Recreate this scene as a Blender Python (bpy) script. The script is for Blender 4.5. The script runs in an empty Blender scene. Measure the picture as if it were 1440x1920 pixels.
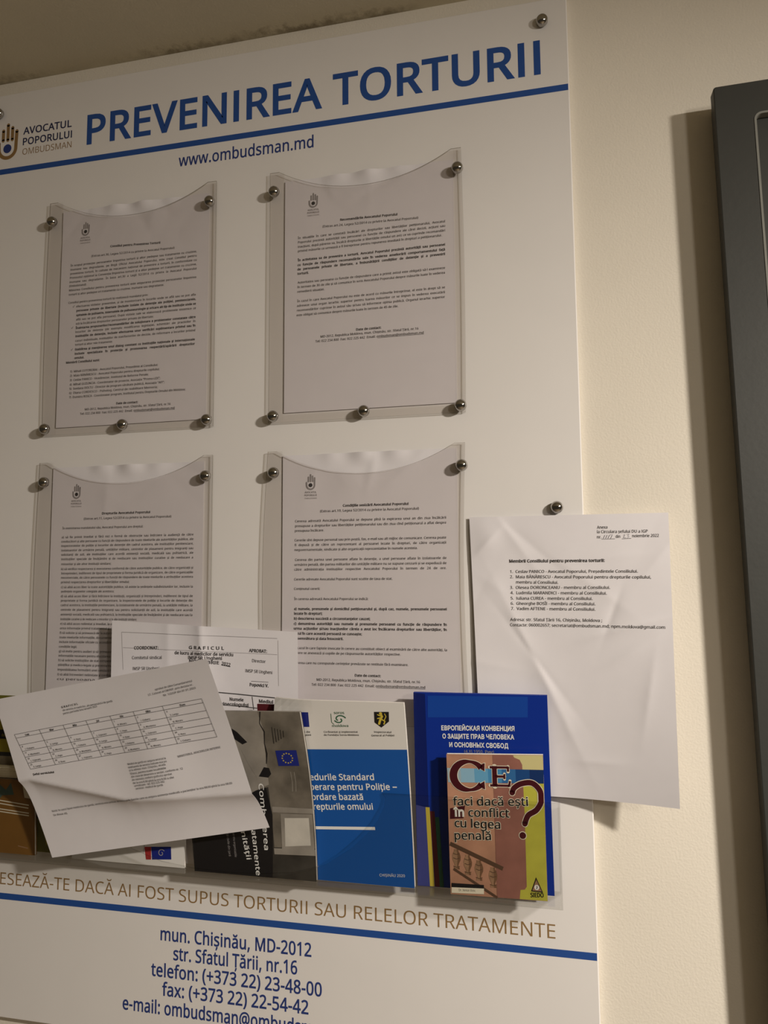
import bpy, bmesh, math, random
from mathutils import Vector, Matrix
random.seed(7)
SC = bpy.context.scene
COL = SC.collection
EYE = 1.65                      # eye height above the floor, metres; everything below is in millimetres from the eye axis
DIST = 0.8149                   # eye to board front


def W(x, z, out=0.0):
    """board millimetres (right, up, distance in front of the board) -> metres"""
    return Vector((x / 1000.0, -out / 1000.0, EYE + z / 1000.0))


# ---------------------------------------------------------------- camera
cam = bpy.data.cameras.new('camera')
cam.sensor_fit = 'HORIZONTAL'
cam.sensor_width = 36.0
cam.lens = 33.5
cam.clip_start = 0.02
camo = bpy.data.objects.new('camera', cam)
COL.objects.link(camo)
_r = Vector((0.9760977, 0.21720156, -0.00753467))
_u = Vector((0.02731555, -0.08821376, 0.99572697))
_f = Vector((-0.21560878, 0.97213261, 0.09203822))
_m = Matrix((_r, _u, -_f)).transposed().to_4x4()
_m.translation = Vector((0, -DIST, EYE))
camo.matrix_world = _m
SC.camera = camo

# ---------------------------------------------------------------- light and exposure
SC.view_settings.view_transform = 'Standard'
SC.view_settings.look = 'None'
SC.view_settings.gamma = 1.0
SC.view_settings.use_curve_mapping = False
SC.view_settings.exposure = 0.0
SC.cycles.max_bounces = 12
SC.cycles.transparent_max_bounces = 24
SC.cycles.caustics_reflective = False
SC.cycles.caustics_refractive = False
world = bpy.data.worlds.new('room_air')
SC.world = world
world.use_nodes = True
world.node_tree.nodes['Background'].inputs[0].default_value = (1.0, 0.84, 0.60, 1)
world.node_tree.nodes['Background'].inputs[1].default_value = 0.045


def area(name, loc, target, sx, sy, power, colour):
    l = bpy.data.lights.new(name, 'AREA')
    l.shape = 'RECTANGLE'
    l.size, l.size_y = sx, sy
    l.energy = power
    l.color = colour
    o = bpy.data.objects.new(name, l)
    COL.objects.link(o)
    o.location = loc
    o.rotation_euler = (Vector(target) - Vector(loc)).to_track_quat('-Z', 'Y').to_euler()
    return o


# a warm lamp under the ceiling to the right, shining down, and a weaker one farther out in the room
area('ceiling_lamp_light', (1.22, -1.00, EYE + 0.58), (1.22 - 0.32, -1.00 - 0.18, EYE + 0.58 - 0.93), 0.11, 0.11, 62, (1.0, 0.915, 0.81))
area('far_lamp_light', (1.15, -1.62, EYE + 0.42), (0.0, 0.0, EYE - 0.25), 0.14, 0.14, 4.5, (1.0, 0.90, 0.78))


# ---------------------------------------------------------------- materials
MATS = {}


def mat(name, col, rough=0.6, metal=0.0, noise=0.0, nscale=60.0, bump=0.0, bscale=300.0, spec=0.4, col2=None):
    if name in MATS:
        return MATS[name]
    m = bpy.data.materials.new(name)
    m.use_nodes = True
    nt = m.node_tree
    b = nt.nodes['Principled BSDF']
    b.inputs['Base Color'].default_value = (*col, 1)
    b.inputs['Roughness'].default_value = rough
    b.inputs['Metallic'].default_value = metal
    b.inputs['Specular IOR Level'].default_value = spec
    if noise or bump:
        tc = nt.nodes.new('ShaderNodeTexCoord')
    if noise:
        n = nt.nodes.new('ShaderNodeTexNoise')
        n.inputs['Scale'].default_value = nscale
        n.inputs['Detail'].default_value = 6
        r = nt.nodes.new('ShaderNodeValToRGB')
        c2 = col2 or tuple(c * (1 - noise) for c in col)
        r.color_ramp.elements[0].position = 0.35
        r.color_ramp.elements[1].position = 0.65
        r.color_ramp.elements[0].color = (*c2, 1)
        r.color_ramp.elements[1].color = (*col, 1)
        nt.links.new(tc.outputs['Object'], n.inputs['Vector'])
        nt.links.new(n.outputs['Fac'], r.inputs['Fac'])
        nt.links.new(r.outputs['Color'], b.inputs['Base Color'])
    if bump:
        n2 = nt.nodes.new('ShaderNodeTexNoise')
        n2.inputs['Scale'].default_value = bscale
        n2.inputs['Detail'].default_value = 4
        bp = nt.nodes.new('ShaderNodeBump')
        bp.inputs['Strength'].default_value = bump
        bp.inputs['Distance'].default_value = 0.002
        nt.links.new(tc.outputs['Object'], n2.inputs['Vector'])
        nt.links.new(n2.outputs['Fac'], bp.inputs['Height'])
        nt.links.new(bp.outputs['Normal'], b.inputs['Normal'])
    MATS[name] = m
    return m


def clear_plastic(name, tint, gloss=0.9):
    """thin acrylic: tinted see-through with a Fresnel sheen"""
    m = bpy.data.materials.new(name)
    m.use_nodes = True
    nt = m.node_tree
    nt.nodes.clear()
    out = nt.nodes.new('ShaderNodeOutputMaterial')
    tr = nt.nodes.new('ShaderNodeBsdfTransparent')
    tr.inputs[0].default_value = (*tint, 1)
    gl = nt.nodes.new('ShaderNodeBsdfGlossy')
    gl.inputs['Roughness'].default_value = 0.08
    gl.inputs[0].default_value = (gloss, gloss, gloss, 1)
    fr = nt.nodes.new('ShaderNodeFresnel')
    fr.inputs[0].default_value = 1.45
    mx = nt.nodes.new('ShaderNodeMixShader')
    # reflect only where a ray enters from outside; inside faces just let it out
    ge = nt.nodes.new('ShaderNodeNewGeometry')
    iv = nt.nodes.new('ShaderNodeMath')
    iv.operation = 'SUBTRACT'
    iv.inputs[0].default_value = 1.0
    mu = nt.nodes.new('ShaderNodeMath')
    mu.operation = 'MULTIPLY'
    nt.links.new(ge.outputs['Backfacing'], iv.inputs[1])
    nt.links.new(fr.outputs[0], mu.inputs[0])
    nt.links.new(iv.outputs[0], mu.inputs[1])
    nt.links.new(mu.outputs[0], mx.inputs[0])
    nt.links.new(tr.outputs[0], mx.inputs[1])
    nt.links.new(gl.outputs[0], mx.inputs[2])
    nt.links.new(mx.outputs[0], out.inputs[0])
    return m


M_WALL = mat('cream_wall_paint', (0.79, 0.735, 0.635), 0.85, noise=0.03, nscale=9, bump=0.18, bscale=420)
M_FLOOR = mat('floor_vinyl', (0.30, 0.24, 0.17), 0.5, noise=0.2, nscale=8)
M_BOARD = mat('white_board_print', (0.80, 0.775, 0.755), 0.45, noise=0.015, nscale=15)
M_BLUE = mat('print_royal_blue', (0.018, 0.075, 0.30), 0.45)
M_NAVY = mat('print_navy', (0.022, 0.045, 0.20), 0.5)
M_DARKNAVY = mat('print_dark_navy', (0.02, 0.025, 0.08), 0.5)
M_GOLD = mat('print_gold_brown', (0.27, 0.16, 0.06), 0.5)
M_PAPER = mat('copier_paper', (0.77, 0.745, 0.772), 0.9, noise=0.02, nscale=40, spec=0.1)
M_INK = mat('black_toner', (0.05, 0.045, 0.045), 0.7)
M_GREYINK = mat('grey_toner', (0.30, 0.28, 0.28), 0.7)
M_PEN = mat('pen_ink', (0.12, 0.12, 0.15), 0.6)
M_CHROME = mat('chromed_screw_cap', (0.42, 0.40, 0.37), 0.12, metal=1.0)
M_ACRYL = clear_plastic('clear_acrylic', (0.966, 0.957, 0.953))
M_STRIP = clear_plastic('clear_acrylic_strip', (0.992, 0.990, 0.985))
M_EDGE = clear_plastic('cut_acrylic_edge', (0.50, 0.48, 0.44))
M_EDGE_POCKET = clear_plastic('polished_acrylic_edge', (0.80, 0.80, 0.78))
M_ACRYL_POCKET = clear_plastic('clear_acrylic_pocket', (0.955, 0.955, 0.95), 0.9)
M_GREY = mat('grey_green_enamel', (0.038, 0.039, 0.035), 0.5, noise=0.06, nscale=30, bump=0.05, bscale=200)
M_GREYEDGE = mat('pale_grey_enamel_edge', (0.22, 0.22, 0.20), 0.4)  # lighter grey for the bead round the door opening
M_WHITEPAGE = mat('book_pages', (0.80, 0.77, 0.72), 0.85, noise=0.1, nscale=250)


# ---------------------------------------------------------------- mesh helpers
def link(name, me, parent=None, origin=None):
    o = bpy.data.objects.new(name, me)
    COL.objects.link(o)
    if parent is not None:
        o.parent = parent
    elif origin is not None:
        o.location = origin
    return o


def meshobj(name, verts, faces, mats, parent=None, origin=Vector((0, 0, 0)), fm=None, smooth=False):
    me = bpy.data.meshes.new(name)
    me.from_pydata([tuple(Vector(v) - origin) for v in verts], [], faces)
    for m in (mats if isinstance(mats, (list, tuple)) else [mats]):
        me.materials.append(m)
    if fm:
        me.polygons.foreach_set('material_index', fm)
    if smooth:
        me.polygons.foreach_set('use_smooth', [True] * len(me.polygons))
    me.update()
    return link(name, me, parent, origin)


def thing(name, label, cat, origin, group=None):
    o = bpy.data.objects.new(name, None)
    COL.objects.link(o)
    o.empty_display_size = 0.02
    o.location = origin
    o['label'] = label
    o['category'] = cat
    if group:
        o['group'] = group
    return o


def structure(o):
    o['kind'] = 'structure'
    return o


def box(x0, x1, y0, y1, z0, z1):
    v = [(x0, y0, z0), (x1, y0, z0), (x1, y1, z0), (x0, y1, z0), (x0, y0, z1), (x1, y0, z1), (x1, y1, z1), (x0, y1, z1)]
    f = [(0, 3, 2, 1), (4, 5, 6, 7), (0, 1, 5, 4), (1, 2, 6, 5), (2, 3, 7, 6), (3, 0, 4, 7)]
    return [Vector(p) for p in v], f


def bbox_mm(x0, x1, z0, z1, o0, o1):
    """axis-aligned box in board millimetres"""
    return box(x0 / 1000, x1 / 1000, -o1 / 1000, -o0 / 1000, EYE + z0 / 1000, EYE + z1 / 1000)


def prism(poly, o0, o1):
    """polygon in board (x, z) millimetres, counter-clockwise seen from the room, from depth o0 to o1"""
    n = len(poly)
    v = [W(x, z, o1) for x, z in poly] + [W(x, z, o0) for x, z in poly]
    f = [tuple(range(n)), tuple(range(2 * n - 1, n - 1, -1))]
    for i in range(n):
        j = (i + 1) % n
        f.append((i, i + n, j + n, j))
    return v, f


def bevel(o, w, seg=2):
    m = o.modifiers.new('bevel', 'BEVEL')
    m.width = w
    m.segments = seg
    m.limit_method = 'ANGLE'
    return o


class Surf:
    """a sheet in space: four corners (x, z, out) plus an optional bulge out(u, v) and shift x(u, v)"""

    def __init__(self, TL, TR, BR, BL, w, h, bulge=None, shift=None):
        self.c = [Vector(p) for p in (TL, TR, BR, BL)]
        self.w, self.h, self.bulge, self.shift = w, h, bulge, shift

    def pt(self, x, y, off=0.0):
        u, v = x / self.w, y / self.h
        TL, TR, BR, BL = self.c
        p = (BL * (1 - u) + BR * u) * (1 - v) + (TL * (1 - u) + TR * u) * v
        o = p.z + off
        if self.bulge:
            o += self.bulge(u, v)
        return W(p.x + (self.shift(u, v) if self.shift else 0.0), p.y, o)


def slab(s, off0, off1, nx, ny, x0=0, x1=None, y0=0, y1=None):
    """closed slab following a Surf between two offsets"""
    x1 = s.w if x1 is None else x1
    y1 = s.h if y1 is None else y1
    V, Fc = [], []
    for off in (off1, off0):
        for j in range(ny + 1):
            for i in range(nx + 1):
                V.append(s.pt(x0 + (x1 - x0) * i / nx, y0 + (y1 - y0) * j / ny, off))
    k = (nx + 1) * (ny + 1)
    I = lambda i, j: j * (nx + 1) + i
    for j in range(ny):
        for i in range(nx):
            q = (I(i, j), I(i + 1, j), I(i + 1, j + 1), I(i, j + 1))
            Fc.append(q)
            Fc.append(tuple(k + a for a in reversed(q)))
    rim = [I(i, 0) for i in range(nx)] + [I(nx, j) for j in range(ny)] + [I(i, ny) for i in range(nx, 0, -1)] + [I(0, j) for j in range(ny, 0, -1)]
    for a in range(len(rim)):
        p, q = rim[a], rim[(a + 1) % len(rim)]
        m = len(V)
        V += [V[p], V[p + k], V[q + k], V[q]]
        Fc.append((m, m + 1, m + 2, m + 3))
    return V, Fc


def lathe(profile, n=24):
    """profile of (radius, out) in mm around the out axis -> verts in metres relative to the base centre"""
    V, Fc = [], []
    for r, o in profile:
        for k in range(n):
            a = 2 * math.pi * k / n
            V.append(Vector((r * math.cos(a) / 1000, -o / 1000, r * math.sin(a) / 1000)))
    m = len(profile)
    for j in range(m - 1):
        for k in range(n):
            l = (k + 1) % n
            Fc.append((j * n + k, j * n + l, (j + 1) * n + l, (j + 1) * n + k))
    Fc.append(tuple(range(n - 1, -1, -1)))
    Fc.append(tuple((m - 1) * n + k for k in range(n)))
    return V, Fc


# ---------------------------------------------------------------- lettering
_G = {}
_L = {}
CAP = 0.573
XH = 0.43


def letter(ch, bold, serif):
    """outline letter -> (advance, verts, triangles) in em, grown outwards by bold"""
    key = (ch, bold, serif)
    if key in _L:
        return _L[key]
    adv, loops = GLYPHS.get(ch, GLYPHS['-'])
    LP = []
    for s in loops:
        P = [Vector((s[k] / 1000.0, s[k + 1] / 1000.0)) for k in range(0, len(s), 2)]
        LP.append(P)
    V, Fc = [], []
    if LP:
        ar = lambda P: sum(P[i].x * P[(i + 1) % len(P)].y - P[(i + 1) % len(P)].x * P[i].y for i in range(len(P)))
        big = max(LP, key=lambda P: abs(ar(P)))
        sg = 1.0 if ar(big) > 0 else -1.0
        G = []
        for P in LP:
            n = len(P)
            Q = []
            for i in range(n):
                d0 = (P[i] - P[i - 1]).normalized()
                d1 = (P[(i + 1) % n] - P[i]).normalized()
                n0, n1 = Vector((d0.y, -d0.x)) * sg, Vector((d1.y, -d1.x)) * sg
                m = n0 + n1
                if m.length < 1e-4:
                    m = n0.copy()
                m.normalize()
                Q.append(P[i] + m * bold / max(0.5, m.dot(n0)))
            G.append(Q)
        cu = bpy.data.curves.new('letter', 'CURVE')
        cu.dimensions = '2D'
        cu.fill_mode = 'BOTH'
        for Q in (LP if bold > 0 else G):
            sp = cu.splines.new('POLY')
            sp.points.add(len(Q) - 1)
            for k, p in enumerate(Q):
                sp.points[k].co = (p.x, p.y, 0, 1)
            sp.use_cyclic_u = True
        ob = bpy.data.objects.new('letter', cu)
        me = bpy.data.meshes.new_from_object(ob)
        V = [(v.co.x, v.co.y) for v in me.vertices]
        for t in me.polygons:
            t = list(t.vertices)
            a, b_, c = [V[k] for k in t[:3]]
            z = (b_[0] - a[0]) * (c[1] - a[1]) - (c[0] - a[0]) * (b_[1] - a[1])
            Fc.append(tuple(t) if z > 0 else tuple(reversed(t)))
        bpy.data.objects.remove(ob)
        bpy.data.curves.remove(cu)
        bpy.data.meshes.remove(me)
        if bold > 0:
            # thicken with a rim of quads round every loop
            for P, Q in zip(LP, G):
                n = len(P)
                k = len(V)
                V += [(p.x, p.y) for p in P] + [(q.x, q.y) for q in Q]
                for i in range(n):
                    j = (i + 1) % n
                    q = (k + i, k + j, k + n + j, k + n + i)
                    Fc.append(q if sg < 0 else tuple(reversed(q)))
        if serif:
            for Q in G:
                for i in range(len(Q)):
                    p, q = Q[i], Q[(i + 1) % len(Q)]
                    if abs(p.y - q.y) < 0.004 and 0.03 < abs(p.x - q.x) < 0.16:
                        for lev, s2 in ((0 - bold, 1), (CAP + bold, -1), (XH + bold, -1)):
                            if abs(p.y - lev) < 0.015:
                                x0, x1 = sorted((p.x, q.x))
                                y0, y1 = sorted((p.y, p.y + s2 * (0.022 + bold)))
                                k = len(V)
                                V += [(x0 - 0.042, y0), (x1 + 0.042, y0), (x1 + 0.042, y1), (x0 - 0.042, y1)]
                                Fc.append((k, k + 1, k + 2, k + 3))
    _L[key] = (adv / 1000.0, V, Fc)
    return _L[key]


def glyphs(body, bold=0.0, serif=False, res=3, gap=0.0):
    """flat lettering of a text: (verts in em, faces), minimum x at 0, baseline at 0"""
    key = (body, bold, serif, round(gap, 4))
    if key in _G:
        return _G[key]
    V, Fc, x = [], [], 0.0
    for ch in body:
        adv, v, f = letter(ch, bold, serif)
        k = len(V)
        V += [(px + x, py) for px, py in v]
        Fc += [tuple(k + i for i in t) for t in f]
        x += adv + bold * 0.8 + (gap if ch == ' ' else 0.0)
    if V:
        m = min(x for x, y in V)
        V = [(x - m, y) for x, y in V]
    _G[key] = (V, Fc)
    return _G[key]


class Art:
    """print collected on a Surf, built as one mesh"""

    def __init__(self, surf, off=0.25, cell=9.0):
        self.s, self.off, self.cell = surf, off, cell
        self.V, self.F, self.M, self.mats = [], [], [], []

    def _m(self, m):
        if m not in self.mats:
            self.mats.append(m)
        return self.mats.index(m)

    def raw(self, P, F, m, lift=0.0):
        k = len(self.V)
        mi = self._m(m)
        self.V += [self.s.pt(x, y, self.off + lift) for x, y in P]
        for f in F:
            self.F.append(tuple(k + a for a in f))
            self.M.append(mi)

    def poly(self, P, m, lift=0.0):
        """filled polygon, cut fine enough to follow the sheet"""
        bm = bmesh.new()
        vs = [bm.verts.new((x, y, 0)) for x, y in P]
        fa = bm.faces.new(vs)
        fa.normal_update()
        if fa.normal.z < 0:
            fa.normal_flip()
        bmesh.ops.triangulate(bm, faces=bm.faces[:])
        for _ in range(7):
            ed = [e for e in bm.edges if e.calc_length() > self.cell]
            if not ed:
                break
            bmesh.ops.subdivide_edges(bm, edges=ed, cuts=1)
            bmesh.ops.triangulate(bm, faces=[f for f in bm.faces if len(f.verts) > 3])
        bm.verts.index_update()
        self.raw([(v.co.x, v.co.y) for v in bm.verts], [tuple(v.index for v in f.verts) for f in bm.faces], m, lift)
        bm.free()

    def stroke(self, P, wd, m, lift=0.0, closed=False, cap=False):
        """line of constant or per-point width through points"""
        pts = []
        n = len(P)
        segs = n if closed else n - 1
        for i in range(segs):
            a, b = Vector(P[i]), Vector(P[(i + 1) % n])
            wa = wd[i] if isinstance(wd, (list, tuple)) else wd
            wb = wd[(i + 1) % n] if isinstance(wd, (list, tuple)) else wd
            k = max(1, int((b - a).length / max(2.0, self.cell / 2)))
            for t in range(k):
                pts.append((a.lerp(b, t / k), wa + (wb - wa) * t / k))
        if not closed:
            pts.append((Vector(P[-1]), wd[-1] if isinstance(wd, (list, tuple)) else wd))
        n = len(pts)
        L = []
        for i in range(n):
            p = pts[i][0]
            q0 = pts[(i - 1) % n][0] if (closed or i > 0) else p
            q1 = pts[(i + 1) % n][0] if (closed or i < n - 1) else p
            d = (q1 - q0)
            d = d.normalized() if d.length > 1e-6 else Vector((1, 0))
            nn = Vector((-d.y, d.x)) * (pts[i][1] / 2)
            L += [tuple(p - nn), tuple(p + nn)]
        F = [(2 * i, 2 * ((i + 1) % n), 2 * ((i + 1) % n) + 1, 2 * i + 1) for i in range(n if closed else n - 1)]
        self.raw(L, F, m, lift)
        if cap:
            for i in (0, n - 1):
                self.disc(pts[i][0].x, pts[i][0].y, pts[i][1] / 2, m, lift)

    def disc(self, x, y, r, m, lift=0.0, n=20, ry=None):
        ry = ry or r
        self.raw([(x + r * math.cos(2 * math.pi * k / n), y + ry * math.sin(2 * math.pi * k / n)) for k in range(n)], [tuple(range(n))], m, lift)

    def star(self, x, y, r, m, lift=0.0):
        P = [(x + (r if k % 2 == 0 else r * 0.42) * math.sin(math.pi * k / 5), y + (r if k % 2 == 0 else r * 0.42) * math.cos(math.pi * k / 5)) for k in range(10)]
        self.raw([(x, y)] + P, [(0, 1 + (k + 1) % 10, 1 + k) for k in range(10)], m, lift)

    def text(self, body, ax, ay, bx, by, cap, m, bold=0.0, serif=False, lift=0.0, res=3, fit=True, justify=0.0):
        """lettering whose baseline runs from a to b; fit stretches it to end at b"""
        V, F = glyphs(body, bold, serif, res)
        if not V:
            return
        wd = max(x for x, y in V)
        d = Vector((bx - ax, by - ay))
        L = d.length
        if justify:
            # keep the letters' own width and open or close the word spaces, as a word processor does
            want = L / (cap / CAP * justify)
            ns = body.count(' ')
            if want > wd * 1.16:
                L = wd * cap / CAP * justify
            elif ns and want > wd:
                V, F = glyphs(body, bold, serif, res, (want - wd) / ns)
                wd = max(x for x, y in V)
        d.normalize()
        n = Vector((-d.y, d.x))
        sy = cap / CAP
        sx = L / wd if fit else sy
        self.raw([(ax + d.x * x * sx + n.x * y * sy, ay + d.y * x * sx + n.y * y * sy) for x, y in V], F, m, lift)

    def hand(self, cx, cy, s, m_hand, m_eye):
        """open hand drawn as a U of thumb, palm and little finger, three finger bars and an eye in the palm"""
        U = []
        for k in range(0, 25):
            a = math.pi + math.pi * k / 24
            U.append((cx + 13.6 * s * math.cos(a), cy + 13.6 * s * math.sin(a)))
        U = [(cx - 14.2 * s, cy + 9 * s)] + U + [(cx + 14.0 * s, cy + 14 * s), (cx + 14.4 * s, cy + 24 * s)]
        self.stroke(U, 5.2 * s, m_hand, cap=True)
        for dx, top in ((-7.3, 27), (0.2, 35), (7.4, 30)):
            self.stroke([(cx + dx * s, cy + 12.5 * s), (cx + dx * s, cy + top * s)], 4.9 * s, m_hand, cap=True)
        self.disc(cx, cy, 6.6 * s, m_eye)

    def eu_flag(self, q, m_field, m_star, lift=0.0):
        self.poly(q, m_field, lift)
        a, b, c, d = [Vector(p) for p in q]
        hw = ((b - a).length + (c - d).length) / 4
        hh = ((a - d).length + (b - c).length) / 4
        cen = (a + b + c + d) / 4
        ex = (b - a).normalized()
        ey = (a - d).normalized()
        for k in range(12):
            t = 2 * math.pi * k / 12
            p = cen + ex * hh * 0.62 * math.cos(t) + ey * hh * 0.62 * math.sin(t)
            self.star(p.x, p.y, hh * 0.13, m_star, lift + 0.12)

    def build(self, name, parent, label=None):
        o = meshobj(name, self.V, self.F, self.mats, parent, parent.location if parent else Vector((0, 0, 0)), self.M)
        if label:
            o['label'] = label
        return o


def fold(u, v, w, h, creases):
    """sum of soft creases; each is (x, y, angle, height, length, width) in mm"""
    x, y = u * w, v * h
    t = 0.0
    for cx, cy, an, ht, ln, wd in creases:
        ca, sa = math.cos(an), math.sin(an)
        al = (x - cx) * ca + (y - cy) * sa
        ac = -(x - cx) * sa + (y - cy) * ca
        t += ht * math.exp(-abs(ac) / wd) * math.exp(-(al / ln) ** 2)
    return t


def make_creases(n, w, h, seed, ht, region=(0, 1, 0, 1)):
    r = random.Random(seed)
    L = []
    for _ in range(n):
        L.append((w * r.uniform(region[0], region[1]), h * r.uniform(region[2], region[3]), r.uniform(0, math.pi), r.uniform(-ht, ht), r.uniform(15, 60), r.uniform(4, 16)))
    return L


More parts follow.
